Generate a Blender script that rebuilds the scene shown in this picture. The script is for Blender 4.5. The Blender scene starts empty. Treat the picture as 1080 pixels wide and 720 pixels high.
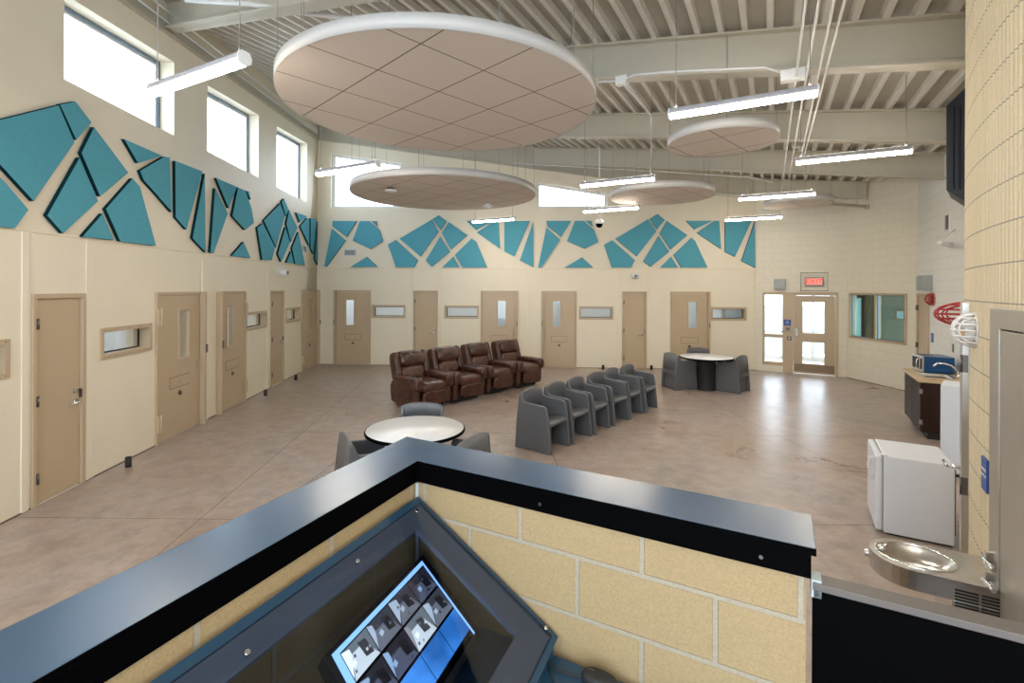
import bpy, bmesh, math, random
from mathutils import Vector, Matrix
random.seed(7)
PI = math.pi
D = bpy.data
COL = bpy.context.scene.collection
# ---------------------------------------------------------------- camera model (1080x720 frame)
F = 515.0; H0 = 303.7; ROLL = .004; HC = 2.27
def ray(px, py):
    return ((px-540+ROLL*(py-H0))/F, 1.0, -(py-H0-ROLL*(px-540))/F)
def at_z(px, py, z):
    r = ray(px, py); t = (z-HC)/r[2]
    return Vector((r[0]*t, r[1]*t, z))
def at_y(px, py, y):
    r = ray(px, py)
    return Vector((r[0]*y, y, HC+r[2]*y))
DZ0, DZX, DZY = 4.983, -.149, .100            # sloping roof deck
def deck(x, y): return DZ0+DZX*x+DZY*y
def at_deck(px, py, off=0.0):
    r = ray(px, py)
    t = (DZ0+off-HC)/(r[2]-DZX*r[0]-DZY*r[1])
    return Vector((r[0]*t, r[1]*t, HC+r[2]*t))
# ---------------------------------------------------------------- materials
MATS = {}
def nodes(name):
    m = D.materials.new(name); m.use_nodes = True
    nt = m.node_tree; nt.nodes.clear()
    out = nt.nodes.new('ShaderNodeOutputMaterial')
    b = nt.nodes.new('ShaderNodeBsdfPrincipled')
    nt.links.new(b.outputs[0], out.inputs[0])
    MATS[name] = m
    return m, nt, b, out
def objco(nt, scale=(1, 1, 1)):
    tc = nt.nodes.new('ShaderNodeTexCoord'); mp = nt.nodes.new('ShaderNodeMapping')
    mp.inputs['Scale'].default_value = scale
    nt.links.new(tc.outputs['Object'], mp.inputs[0]); return mp.outputs[0]
def noise(nt, co, scale, detail=4, rough=.55, dist=0):
    n = nt.nodes.new('ShaderNodeTexNoise')
    n.inputs['Scale'].default_value = scale; n.inputs['Detail'].default_value = detail
    n.inputs['Roughness'].default_value = rough; n.inputs['Distortion'].default_value = dist
    nt.links.new(co, n.inputs['Vector']); return n.outputs[0]
def ramp(nt, fac, stops):
    r = nt.nodes.new('ShaderNodeValToRGB')
    while len(r.color_ramp.elements) < len(stops): r.color_ramp.elements.new(.5)
    for e, (p, c) in zip(r.color_ramp.elements, stops):
        e.position = p; e.color = (*c, 1)
    nt.links.new(fac, r.inputs[0]); return r.outputs[0]
def bump(nt, b, h, s, dist=.01):
    k = nt.nodes.new('ShaderNodeBump'); k.inputs['Strength'].default_value = s; k.inputs['Distance'].default_value = dist
    nt.links.new(h, k.inputs['Height']); nt.links.new(k.outputs[0], b.inputs['Normal']); return k
def mul(c, f): return tuple(max(0, min(1, x*f)) for x in c)
def mat(name, col, rough=.5, metal=0, var=.06, nscale=6, bmp=0, bscale=60, spec=.5, scale=(1, 1, 1), coat=0):
    m, nt, b, out = nodes(name)
    co = objco(nt, scale)
    n = noise(nt, co, nscale)
    c = ramp(nt, n, [(.3, mul(col, 1-var)), (.7, mul(col, 1+var))])
    nt.links.new(c, b.inputs['Base Color'])
    b.inputs['Roughness'].default_value = rough; b.inputs['Metallic'].default_value = metal
    b.inputs['Specular IOR Level'].default_value = spec; b.inputs['Coat Weight'].default_value = coat
    if bmp: bump(nt, b, noise(nt, co, bscale, 3), bmp)
    return m
def emit(name, col, s):
    m, nt, b, out = nodes(name)
    b.inputs['Base Color'].default_value = (*col, 1)
    b.inputs['Emission Color'].default_value = (*col, 1); b.inputs['Emission Strength'].default_value = s
    return m
def glass(name, tint=(1, 1, 1), gl=.08, rough=.02):
    m, nt, b, out = nodes(name); nt.nodes.remove(b)
    t = nt.nodes.new('ShaderNodeBsdfTransparent'); t.inputs[0].default_value = (*tint, 1)
    g = nt.nodes.new('ShaderNodeBsdfGlossy'); g.inputs['Roughness'].default_value = rough
    lw = nt.nodes.new('ShaderNodeLayerWeight'); lw.inputs[0].default_value = .3
    mr = nt.nodes.new('ShaderNodeMath'); mr.operation = 'MULTIPLY_ADD'
    nt.links.new(lw.outputs['Fresnel'], mr.inputs[0]); mr.inputs[1].default_value = gl*3; mr.inputs[2].default_value = gl*.3
    x = nt.nodes.new('ShaderNodeMixShader')
    nt.links.new(mr.outputs[0], x.inputs[0]); nt.links.new(t.outputs[0], x.inputs[1]); nt.links.new(g.outputs[0], x.inputs[2])
    nt.links.new(x.outputs[0], out.inputs[0]); return m
def brickmat(name, c1, c2, mortar, bw, bh, msize, off=(0, 0), rough=.7, bmp=.5, grain=0, uv=False, coarse=None):
    m, nt, b, out = nodes(name)
    tc = nt.nodes.new('ShaderNodeTexCoord')
    sep = nt.nodes.new('ShaderNodeSeparateXYZ'); nt.links.new(tc.outputs['UV' if uv else 'Object'], sep.inputs[0])
    cb = nt.nodes.new('ShaderNodeCombineXYZ')
    for i, (src, o) in enumerate((('X', off[0]), ('Y' if uv else 'Z', off[1]))):
        a = nt.nodes.new('ShaderNodeMath'); a.operation = 'ADD'; a.inputs[1].default_value = o
        nt.links.new(sep.outputs[src], a.inputs[0]); nt.links.new(a.outputs[0], cb.inputs[i])
    br = nt.nodes.new('ShaderNodeTexBrick')
    nt.links.new(cb.outputs[0], br.inputs['Vector'])
    br.inputs['Scale'].default_value = 1; br.inputs['Brick Width'].default_value = bw; br.inputs['Row Height'].default_value = bh
    br.inputs['Mortar Size'].default_value = msize; br.inputs['Mortar Smooth'].default_value = .15
    br.inputs['Color1'].default_value = (*c1, 1); br.inputs['Color2'].default_value = (*c2, 1); br.inputs['Mortar'].default_value = (*mortar, 1)
    co = tc.outputs['Object']
    n = noise(nt, co, grain or 8, 6, .75)
    mx = nt.nodes.new('ShaderNodeMixRGB'); mx.blend_type = 'MULTIPLY'; mx.inputs[0].default_value = 1
    g = (.12 if uv else .30) if grain else .06
    nt.links.new(br.outputs['Color'], mx.inputs[1]); nt.links.new(ramp(nt, n, [(.3, (1-g,)*3), (.7, (1, 1, 1))]), mx.inputs[2])
    nt.links.new(mx.outputs[0], b.inputs['Base Color'])
    b.inputs['Roughness'].default_value = rough
    inv = nt.nodes.new('ShaderNodeMath'); inv.operation = 'MULTIPLY_ADD'; inv.inputs[1].default_value = -1; inv.inputs[2].default_value = 1
    nt.links.new(br.outputs['Fac'], inv.inputs[0])
    if grain:
        ad = nt.nodes.new('ShaderNodeMath'); ad.operation = 'MULTIPLY_ADD'; ad.inputs[1].default_value = .25
        nt.links.new(n, ad.inputs[0]); nt.links.new(inv.outputs[0], ad.inputs[2]); h = ad.outputs[0]
    else: h = inv.outputs[0]
    bump(nt, b, h, bmp, .006)
    return m

CREAM = (.80, .725, .58)
M_wall = mat('cream_paint', CREAM, .55, var=.02, nscale=2, bmp=.06, bscale=90)
M_wallup = mat('cream_paint_upper', (.70, .63, .49), .6, var=.02, nscale=2, bmp=.05, bscale=90)
M_cmu = brickmat('painted_block', (.78, .73, .61), (.77, .72, .60), (.69, .64, .53), .406, .203, .006, rough=.55, bmp=.35)
M_cmuw = brickmat('painted_block_white', (.80, .80, .77), (.79, .79, .76), (.70, .68, .60), .406, .203, .006, rough=.55, bmp=.35)
M_tanblock = brickmat('tan_ground_face_block', (.375, .262, .128), (.40, .283, .14), (.38, .32, .23), .44, .203, .0085, off=(.191, -.13), rough=.75, bmp=.9, grain=140)
M_flute = brickmat('fluted_split_block', (.78, .67, .48), (.81, .70, .51), (.33, .30, .25), .406, .203, .0035, off=(0, .03), rough=.9, bmp=.5, grain=60, uv=True)
M_teal = mat('teal_acoustic_felt', (.105, .365, .465), .95, var=.05, nscale=40, bmp=.25, bscale=300, spec=.1)
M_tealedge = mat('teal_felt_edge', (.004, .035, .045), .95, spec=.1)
M_tan = mat('tan_door_paint', (.51, .395, .265), .42, var=.02, nscale=3)
M_tandark = mat('tan_seal', (.16, .11, .065), .5)
M_steel = mat('brushed_steel', (.55, .53, .50), .28, 1, var=.08, nscale=20, scale=(1, 1, 8))
M_dsteel = mat('dark_steel', (.16, .15, .14), .35, 1)
M_chrome = mat('chrome', (.8, .8, .8), .12, 1, var=.01)
M_alum = mat('window_aluminium', (.20, .27, .36), .35, .6)
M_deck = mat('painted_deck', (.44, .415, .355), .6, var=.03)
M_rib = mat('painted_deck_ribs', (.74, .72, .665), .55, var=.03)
M_beam = mat('painted_steel_beam', (.52, .485, .40), .5, var=.02)
M_white = mat('white_painted_metal', (.74, .74, .74), .35, var=.01)
M_cable = mat('grey_wire_rope', (.25, .24, .23), .5)
M_rim = mat('white_cloud_rim', (.52, .51, .50), .5, var=.01)
M_housing = mat('lilac_grey_housing', (.42, .42, .46), .4)
M_lamp = emit('lit_diffuser', (1, .90, .76), 27)
M_up = emit('added_uplight_glow', (1, .91, .80), 5)
M_grey = mat('grey_moulded_plastic', (.105, .11, .12), .38, var=.08, nscale=30, bmp=.08, bscale=180, spec=.6)
M_black = mat('black_laminate', (.001, .001, .0012), .6, var=.05, spec=.02)
M_blackm = mat('black_rubber', (.012, .012, .012), .65)
M_tabletop = mat('pale_grey_laminate', (.80, .81, .83), .28, var=.03, nscale=3)
M_counter = mat('black_counter_blue_sheen', (.034, .074, .135), .25, var=.04, nscale=2, spec=.6)  # black laminate with bluish window reflection put into its top colour
M_blue = mat('navy_console_laminate', (.010, .045, .085), .35, var=.05, nscale=8)
M_slate = mat('slate_painted_panel', (.19, .225, .28), .35, 0, var=.06, nscale=5)
M_bluesign = mat('blue_sign_plastic', (.02, .08, .35), .4)
M_microblue = mat('glossy_blue_enamel', (.004, .075, .24), .25)
M_red = mat('red_coated_wire', (.42, .015, .02), .35)
M_whitewire = mat('white_coated_wire', (.8, .8, .8), .35)
M_amber = mat('amber_lens', (.8, .35, .02), .3)
M_walnut = mat('dark_espresso_laminate', (.030, .014, .010), .5, var=.2, nscale=10, scale=(1, 1, .2), spec=.2)
M_maple = mat('maple_laminate_top', (.60, .45, .27), .4, var=.06, nscale=10)
M_fridge = mat('white_appliance_enamel', (.72, .76, .85), .3, var=.01)
M_greybox = mat('grey_device_plastic', (.36, .40, .40), .5)
M_glass = glass('clear_glass')
M_darkglass = glass('smoked_polycarbonate', (.66, .68, .72), .035, .03)
M_roomglass = glass('tinted_security_glass', (.74, .84, .80), .06)
M_navymetal = mat('dark_navy_metal', (.018, .02, .032), .45)
M_cell = mat('cell_pale_paint', (.66, .66, .64), .7, var=.03)
M_ground = mat('outdoor_pale_paving', (.13, .155, .13), .8, var=.15, nscale=3)

def leather():
    m, nt, b, out = nodes('brown_leather')
    co = objco(nt)
    n = noise(nt, co, 7, 5, .6)
    c = ramp(nt, n, [(.3, (.026, .009, .006)), (.55, (.072, .025, .015)), (.8, (.16, .064, .036))])
    nt.links.new(c, b.inputs['Base Color']); b.inputs['Roughness'].default_value = .3
    b.inputs['Specular IOR Level'].default_value = .6
    v = nt.nodes.new('ShaderNodeTexVoronoi'); v.inputs['Scale'].default_value = 130; nt.links.new(co, v.inputs['Vector'])
    k = bump(nt, b, noise(nt, co, 9, 3), .55, .03)
    return m
M_leather = leather()

def concrete():
    m, nt, b, out = nodes('stained_concrete')
    co = objco(nt)
    n1 = noise(nt, co, .55, 6, .62, 1.2); n2 = noise(nt, co, 5, 8, .7, .4); n3 = noise(nt, co, 40, 4, .7)
    c1 = ramp(nt, n1, [(.25, (.31, .235, .19)), (.42, (.40, .315, .26)), (.55, (.435, .365, .325)), (.7, (.35, .31, .29))])
    c2 = ramp(nt, n2, [(.3, (.70, .69, .70)), (.7, (1.14, 1.12, 1.1))])
    c3 = ramp(nt, n3, [(.35, (.86, .85, .85)), (.65, (1, 1, 1))])
    a = nt.nodes.new('ShaderNodeMixRGB'); a.blend_type = 'MULTIPLY'; a.inputs[0].default_value = 1
    nt.links.new(c1, a.inputs[1]); nt.links.new(c2, a.inputs[2])
    d = nt.nodes.new('ShaderNodeMixRGB'); d.blend_type = 'MULTIPLY'; d.inputs[0].default_value = .8
    nt.links.new(a.outputs[0], d.inputs[1]); nt.links.new(c3, d.inputs[2])
    nt.links.new(d.outputs[0], b.inputs['Base Color'])
    r = nt.nodes.new('ShaderNodeMapRange'); r.inputs['To Min'].default_value = .20; r.inputs['To Max'].default_value = .42
    nt.links.new(n1, r.inputs[0]); nt.links.new(r.outputs[0], b.inputs['Roughness'])
    bump(nt, b, n2, .05, .006)
    return m
M_floor = concrete()
def tilemat():
    m, nt, b, out = nodes('ceiling_cloud_tiles')
    co = objco(nt)
    sep = nt.nodes.new('ShaderNodeSeparateXYZ'); nt.links.new(co, sep.inputs[0])
    ds = []
    for ax in 'XY':
        d = nt.nodes.new('ShaderNodeMath'); d.operation = 'DIVIDE'; d.inputs[1].default_value = .63; nt.links.new(sep.outputs[ax], d.inputs[0])
        p = nt.nodes.new('ShaderNodeMath'); p.operation = 'PINGPONG'; p.inputs[1].default_value = .5; nt.links.new(d.outputs[0], p.inputs[0])
        l = nt.nodes.new('ShaderNodeMath'); l.operation = 'LESS_THAN'; l.inputs[1].default_value = .009; nt.links.new(p.outputs[0], l.inputs[0])
        ds.append(l.outputs[0])
    mx = nt.nodes.new('ShaderNodeMath'); mx.operation = 'MAXIMUM'; nt.links.new(ds[0], mx.inputs[0]); nt.links.new(ds[1], mx.inputs[1])
    c = nt.nodes.new('ShaderNodeMixRGB'); nt.links.new(mx.outputs[0], c.inputs[0])
    sp = ramp(nt, noise(nt, co, 120, 4, .8), [(.3, (.60, .53, .47)), (.7, (.68, .60, .54))])
    nt.links.new(sp, c.inputs[1]); c.inputs[2].default_value = (.13, .09, .065, 1)
    nt.links.new(c.outputs[0], b.inputs['Base Color']); b.inputs['Roughness'].default_value = .9
    return m
M_tile = tilemat()

# ---------------------------------------------------------------- mesh builder
class MB:
    def __init__(s): s.v = []; s.f = []; s.m = []; s.sm = []
    def add(s, vs, fs, mi=0, sm=False):
        o = len(s.v); s.v += [tuple(x) for x in vs]
        for f in fs: s.f.append([o+i for i in f]); s.m.append(mi); s.sm.append(sm)
        return s
    def b(s, x0, x1, y0, y1, z0, z1, mi=0, M=None):
        vs = [Vector((x, y, z)) for z in (z0, z1) for y in (y0, y1) for x in (x0, x1)]
        if M: vs = [M @ v for v in vs]
        return s.add(vs, [(0, 2, 3, 1), (4, 5, 7, 6), (0, 1, 5, 4), (1, 3, 7, 5), (3, 2, 6, 7), (2, 0, 4, 6)], mi)
    def pr(s, poly, a, b2, ax='y', mi=0, mside=None, sm=False):
        # poly in the two other axes; extrude along ax from a to b2
        def q(p, h):
            return {'y': (p[0], h, p[1]), 'z': (p[0], p[1], h), 'x': (h, p[0], p[1])}[ax]
        n = len(poly); vs = [q(p, a) for p in poly]+[q(p, b2) for p in poly]
        s.add(vs, [tuple(range(n)), tuple(range(n, 2*n))], mi)
        s.add(vs, [(i, (i+1) % n, n+(i+1) % n, n+i) for i in range(n)], mi if mside is None else mside, sm)
        return s
    def cyl(s, p0, p1, r, r2=None, seg=12, mi=0, cap=True, sm=True):
        p0 = Vector(p0); p1 = Vector(p1); r2 = r if r2 is None else r2
        d = (p1-p0).normalized(); a = d.orthogonal().normalized(); b = d.cross(a)
        vs = [p0+r*(a*math.cos(t)+b*math.sin(t)) for t in [2*PI*i/seg for i in range(seg)]]
        vs += [p1+r2*(a*math.cos(t)+b*math.sin(t)) for t in [2*PI*i/seg for i in range(seg)]]
        s.add(vs, [(i, (i+1) % seg, seg+(i+1) % seg, seg+i) for i in range(seg)], mi, sm)
        if cap: s.add(vs, [tuple(range(seg)), tuple(range(seg, 2*seg))], mi)
        return s
    def tube(s, pts, r, seg=8, mi=0, closed=False):
        pts = [Vector(p) for p in pts]; n = len(pts); rings = []; up = None
        for i, p in enumerate(pts):
            if closed: d = pts[(i+1) % n]-pts[i-1]
            else: d = pts[min(i+1, n-1)]-pts[max(i-1, 0)]
            d.normalize()
            a = d.orthogonal().normalized() if up is None else (up-d*up.dot(d)).normalized()
            up = a; b = d.cross(a)
            rings.append([p+r*(a*math.cos(2*PI*k/seg)+b*math.sin(2*PI*k/seg)) for k in range(seg)])
        vs = [v for rg in rings for v in rg]; fs = []
        for i in range(n if closed else n-1):
            j = (i+1) % n
            for k in range(seg): fs.append((i*seg+k, i*seg+(k+1) % seg, j*seg+(k+1) % seg, j*seg+k))
        s.add(vs, fs, mi, True)
        if not closed: s.add(vs, [tuple(range(seg)), tuple(range((n-1)*seg, n*seg))], mi)
        return s
    def lathe(s, prof, seg=32, c=(0, 0, 0), mi=0, sm=True):
        vs = []; n = len(prof)
        for i in range(seg):
            t = 2*PI*i/seg
            for r, z in prof: vs.append((c[0]+r*math.cos(t), c[1]+r*math.sin(t), c[2]+z))
        fs = []
        for i in range(seg):
            j = (i+1) % seg
            for k in range(n-1): fs.append((i*n+k, j*n+k, j*n+k+1, i*n+k+1))
        return s.add(vs, fs, mi, sm)
    def sell(s, c, r, e1=.35, e2=.35, M=None, nu=20, nv=28, mi=0):
        # superellipsoid cushion
        def f(w, e): return math.copysign(abs(w)**e, w)
        vs = []
        for i in range(nu+1):
            u = -PI/2+PI*i/nu
            for j in range(nv):
                v = -PI+2*PI*j/nv
                p = Vector((r[0]*f(math.cos(u), e1)*f(math.cos(v), e2), r[1]*f(math.cos(u), e1)*f(math.sin(v), e2), r[2]*f(math.sin(u), e1)))
                if M: p = M @ p
                vs.append(p+Vector(c))
        fs = [(i*nv+j, i*nv+(j+1) % nv, (i+1)*nv+(j+1) % nv, (i+1)*nv+j) for i in range(nu) for j in range(nv)]
        return s.add(vs, fs, mi, True)
    def plate(s, outer, holes, y0, y1, mi=0, mhole=None, ax='y'):
        # plate with holes in the x-z plane, thick from y0 to y1
        bm = bmesh.new(); loops = []
        for lp in [outer]+holes:
            vv = [bm.verts.new((p[0], 0, p[1])) for p in lp]; loops.append(vv)
            for i in range(len(vv)): bm.edges.new((vv[i], vv[(i+1) % len(vv)]))
        bmesh.ops.triangle_fill(bm, use_beauty=True, edges=bm.edges[:])
        bm.verts.index_update()
        vs = [v.co.copy() for v in bm.verts]; fs = [[v.index for v in f.verts] for f in bm.faces]; bm.free()
        def q(p, h): return (p[0], h, p[2]) if ax == 'y' else (p[0], p[2], h)
        s.add([q(v, y0) for v in vs], fs, mi); s.add([q(v, y1) for v in vs], fs, mi)
        o = 0
        for k, lp in enumerate([outer]+holes):
            n = len(lp)
            s.add([q((p[0], 0, p[1]), y0) for p in lp]+[q((p[0], 0, p[1]), y1) for p in lp],
                  [(i, (i+1) % n, n+(i+1) % n, n+i) for i in range(n)], mi if (k == 0 or mhole is None) else mhole)
        return s
    def build(s, name, mats, parent=None, loc=(0, 0, 0), rz=0, bevel=0, seg=2, merge=True, sub=0):
        me = D.meshes.new(name); me.from_pydata(s.v, [], s.f); me.update()
        if not isinstance(mats, (list, tuple)): mats = [mats]
        for m in mats: me.materials.append(m)
        for p, mi, sm in zip(me.polygons, s.m, s.sm): p.material_index = min(mi, len(mats)-1); p.use_smooth = sm
        bm = bmesh.new(); bm.from_mesh(me)
        if merge: bmesh.ops.remove_doubles(bm, verts=bm.verts, dist=1e-5)
        bmesh.ops.recalc_face_normals(bm, faces=bm.faces)
        bm.to_mesh(me); bm.free()
        o = D.objects.new(name, me); COL.objects.link(o)
        o.location = loc; o.rotation_euler = (0, 0, rz)
        if parent: o.parent = parent
        if bevel:
            md = o.modifiers.new('bevel', 'BEVEL'); md.width = bevel; md.segments = seg; md.limit_method = 'ANGLE'; md.angle_limit = .6
        if sub:
            md = o.modifiers.new('sub', 'SUBSURF'); md.levels = sub; md.render_levels = sub
        return o
def tag(o, label, cat=None, group=None, kind=None):
    if label: o['label'] = label
    if cat: o['category'] = cat
    if group: o['group'] = group
    if kind: o['kind'] = kind
    return o
def root(name, loc, rz=0, label=None, cat=None, group=None, kind=None):
    o = D.objects.new(name, None); COL.objects.link(o); o.location = loc; o.rotation_euler = (0, 0, rz)
    o.empty_display_size = .1
    return tag(o, label, cat, group, kind)
def copy_tree(o, parent=None):
    c = o.copy(); COL.objects.link(c)
    if parent is not None:
        c.parent = parent
    for ch in list(o.children): copy_tree(ch, c)
    return c
def text_mesh(name, txt, size, mt, parent, M, depth=.002):
    cu = D.curves.new(name, 'FONT'); cu.body = txt; cu.size = size; cu.extrude = depth; cu.align_x = 'CENTER'; cu.align_y = 'CENTER'
    t = D.objects.new(name, cu); COL.objects.link(t)
    bpy.context.view_layer.update()
    me = D.meshes.new_from_object(t); D.objects.remove(t); D.curves.remove(cu)
    me.transform(M); me.materials.clear(); me.materials.append(mt)
    o = D.objects.new(name, me); COL.objects.link(o); o.parent = parent
    return o
XZ = Matrix.Rotation(PI/2, 4, 'X')            # text upright, reading along +x, facing -y
# ---------------------------------------------------------------- wall frames (x along wall as seen, y away from the room)
class Fr:
    def __init__(s, p0, p1):
        s.p0 = Vector(p0); s.p1 = Vector(p1); s.u = (s.p1-s.p0).normalized(); s.n = Vector((-s.u.y, s.u.x))
        s.L = (s.p1-s.p0).length; s.a = math.atan2(s.u.y, s.u.x)
    def pix(s, px, py, d=0):
        r = ray(px, py); o = s.p0+s.n*d
        t = o.dot(s.n)/(r[0]*s.n.x+r[1]*s.n.y)
        P = Vector((r[0]*t, r[1]*t))
        return ((P-o).dot(s.u), HC+r[2]*t)
    def w(s, x, y, z):
        p = s.p0+s.u*x+s.n*y; return (p.x, p.y, z)
    def sx(s, px, py=345): return s.pix(px, py)[0]
C0 = (-5.76, 14.41)
WL = Fr((-5.76+.0913*12.4, 14.41-12.4), C0)
LU = WL.u
WL = Fr((C0[0]-LU.x*17.5, C0[1]-LU.y*17.5), C0)      # long left wall, running behind the camera
WB = Fr(C0, (6.82, 13.67))
WE = Fr((6.82, 13.67), (8.65, 12.62))
WW = Fr((8.65, 12.62), (8.83, 10.64))
WK = Fr((8.83, 10.64), (8.83-.5*6.5, 10.64-.866*6.5))
TC = Vector((7.57, -.51)); TR = 5.9                   # tower of fluted block
def tw(a, r=TR): a = math.radians(a); return Vector((TC.x+r*math.cos(a), TC.y+r*math.sin(a)))

# ---------------------------------------------------------------- floor + outdoors
mb = MB(); mb.b(-9, 14, -6, 17.2, -.2, 0)
o = mb.build('floor', M_floor); tag(o, 'mottled tan stained concrete floor of the dayroom', 'floor', kind='structure')
jm = MB()
def joint(a, b, w=.006):
    a = Vector(a); b = Vector(b); d = (b-a).normalized(); n = Vector((-d.y, d.x))*w/2
    jm.add([(p.x, p.y, .0015) for p in (a+n, a-n, b-n, b+n)], [(0, 1, 2, 3)])
for y in (4.8, 7.68, 10.56): joint((-5.4, y), (8.2, y-.15))
for x in (-3.1, .65, 4.3): joint((x+.2, 3), (x-.35-.3, 13.8))
joint((-1.9, 10.6), (-2.6, 3.0))
o = jm.build('trim_1', mat('floor_joint', (.09, .06, .045), .8)); tag(o, 'saw cut joint lines in the concrete floor', 'floor joint', kind='structure')
o = MB().b(-40, 40, 17.2, 70, -.25, -.15).build('ground', M_ground); tag(o, 'pale paving and grass outside beyond the exit door', 'ground', kind='structure')

# ---------------------------------------------------------------- roof deck
BD = Vector((.8813, -.4725)); RD = Vector((.4725, .8813))      # along the beams / along the ribs
poly = [Vector(p) for p in ((-6.1, 14.75), (6.9, 14.0), (8.9, 12.8), (9.2, 10.6), (9.3, -3.2), (-4.35, -3.2))]
def clip(t):                                                   # interval of rib line inside room outline
    o = BD*t; hs = []
    for i in range(len(poly)):
        a, b = poly[i], poly[(i+1) % len(poly)]; e = b-a
        den = RD.x*e.y-RD.y*e.x
        if abs(den) < 1e-9: continue
        w = a-o; sv = (w.x*e.y-w.y*e.x)/den; k = (w.x*RD.y-w.y*RD.x)/den
        if 0 <= k <= 1: hs.append(sv)
    return (min(hs), max(hs)) if len(hs) >= 2 else None
dk = MB(); rb = MB(); ST = .25; RH = .085
n0 = int(-13/ST); n1 = int(13/ST)
for i in range(n0, n1):
    t = i*ST; c = clip(t+ST/2)
    if not c: continue
    def P(tt, ss, off):
        q = BD*tt+RD*ss; return (q.x, q.y, deck(q.x, q.y)+off)
    s0, s1 = c; w = .085; x1 = t+ST-w
    # flat recess (upper) + trapezoid rib hanging down
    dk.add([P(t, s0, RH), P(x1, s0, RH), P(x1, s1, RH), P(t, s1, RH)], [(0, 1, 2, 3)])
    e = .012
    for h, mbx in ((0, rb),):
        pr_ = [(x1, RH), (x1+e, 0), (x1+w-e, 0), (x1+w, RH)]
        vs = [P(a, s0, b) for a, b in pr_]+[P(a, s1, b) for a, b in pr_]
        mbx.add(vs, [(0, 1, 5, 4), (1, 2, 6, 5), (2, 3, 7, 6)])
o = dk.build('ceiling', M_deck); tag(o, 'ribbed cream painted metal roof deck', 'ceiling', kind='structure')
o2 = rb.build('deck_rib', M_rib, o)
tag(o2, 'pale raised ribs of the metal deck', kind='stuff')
# opaque roof above
rf = MB(); vs = [(p.x*1.03, p.y*1.02, deck(p.x*1.03, p.y*1.02)+.16) for p in poly]; vs2 = [(x, y, z+.2) for x, y, z in vs]; n = len(vs)
rf.add(vs+vs2, [tuple(range(n)), tuple(range(n, 2*n))]+[(i, (i+1) % n, n+(i+1) % n, n+i) for i in range(n)])
rf.build('roof_slab', M_deck, o)

# ---------------------------------------------------------------- beams (I sections)
def ibeam(A, B, h, fw, name, label, n_):
    A = Vector(A); B = Vector(B); r_ = root(name, A, 0, label, 'beam', kind='structure')
    d = (B-A); L = d.length; u = d.normalized(); s = Vector((-u.y, u.x, 0)).normalized(); up = Vector((0, 0, 1))
    def bar(mb, w, z0, z1):
        vs = [k*L*u+s*sx*w/2+up*z for k in (0, 1) for z in (z0, z1) for sx in (-1, 1)]
        mb.add(vs, [(0, 1, 3, 2), (4, 5, 7, 6), (0, 1, 5, 4), (2, 3, 7, 6), (0, 2, 6, 4), (1, 3, 7, 5)])
    w_ = MB(); bar(w_, .014, -h, -.02); w_.build('web', M_beam, r_)
    t = MB(); bar(t, fw, -.022, 0); t.build('flange', M_beam, r_)
    t = MB(); bar(t, fw, -h, -h+.024); t.build('flange', M_beam, r_)
    return r_
def beam_from(px0, px1, e0, e1, name, label, h=.46, fw=.19):
    a = at_deck(*px0, -.0); b = at_deck(*px1, -.0)
    d = (b-a); ibeam(a-d*e0, b+d*e1, h, fw, name, label, 0)
beam_from((615, 50), (1020, 16.5), 1.75, .35, 'beam_1', 'large cream steel beam crossing nearest under the deck')
beam_from((630, 121), (997, 116), 1.35, .25, 'beam_2', 'cream steel beam second from the camera')
beam_from((640, 157), (995, 162), .9, .02, 'beam_3', 'cream steel beam third from the camera')
beam_from((795, 188.5), (911, 192), 0, .02, 'beam_7', 'short cream steel beam above the exit wall', .42, .16)
beam_from((176, 3), (250, -14), .12, 6, 'beam_4', 'cream steel beam meeting the left wall above the windows', .42, .2)

# ---------------------------------------------------------------- walls
def wall(fr, name, mt, holes, thick, label, z0=0, top=None, mhole=None, xr=None):
    x0, x1 = (0, fr.L) if xr is None else xr
    def tz(x):
        p = fr.p0+fr.u*x; return deck(p.x, p.y)+RH if top is None else top
    outer = [(x0, z0), (x1, z0), (x1, tz(x1)), (x0, tz(x0))]
    mb = MB(); mb.plate(outer, holes, 0, thick, 0, mhole)
    o = mb.build(name, [mt] if mhole is None else [mt, mt], loc=fr.w(0, 0, 0), rz=fr.a)
    return tag(o, label, 'wall', kind='structure')
rect = lambda a, b, c, d: [(a, c), (b, c), (b, d), (a, d)]
DT = 2.19
# doors: (px left, px right, type, hinge)
def span(fr, a, b, py=345): return fr.sx(a, py), fr.sx(b, py)
left_doors = [(33, 89, 'plain', 'L'), (163.5, 211.5, 'cell', 'L'), (228, 258.5, 'cell', 'R'), (285, 299, 'plain', 'L'), (317.5, 334, 'cell', 'L')]
back_doors = [(353, 391, 'cell', 'R'), (435.8, 461.8, 'plain', 'L'), (507, 546, 'cell', 'L'), (571, 608, 'cell', 'R'), (656, 682, 'plain', 'L'), (707, 748, 'cell', 'L')]
left_slots = [(-34, 9), (105, 159.5), (258.5, 281), (301, 316)]
back_slots = [(391.8, 427.5), (468.5, 505), (610.5, 647), (749.5, 787.5)]
Z0S, Z1S = 1.38, 1.76
def dh(fr, lst): return [rect(*span(fr, a, b), .004, DT) for a, b, *_ in lst]
def sh(fr, lst): return [rect(*[q+e for q, e in zip(span(fr, a, b), (.03, -.03))], Z0S+.03, Z1S-.03) for a, b in lst]
def clere(fr, pts): return [fr.pix(*p) for p in pts]
LW = []
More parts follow.
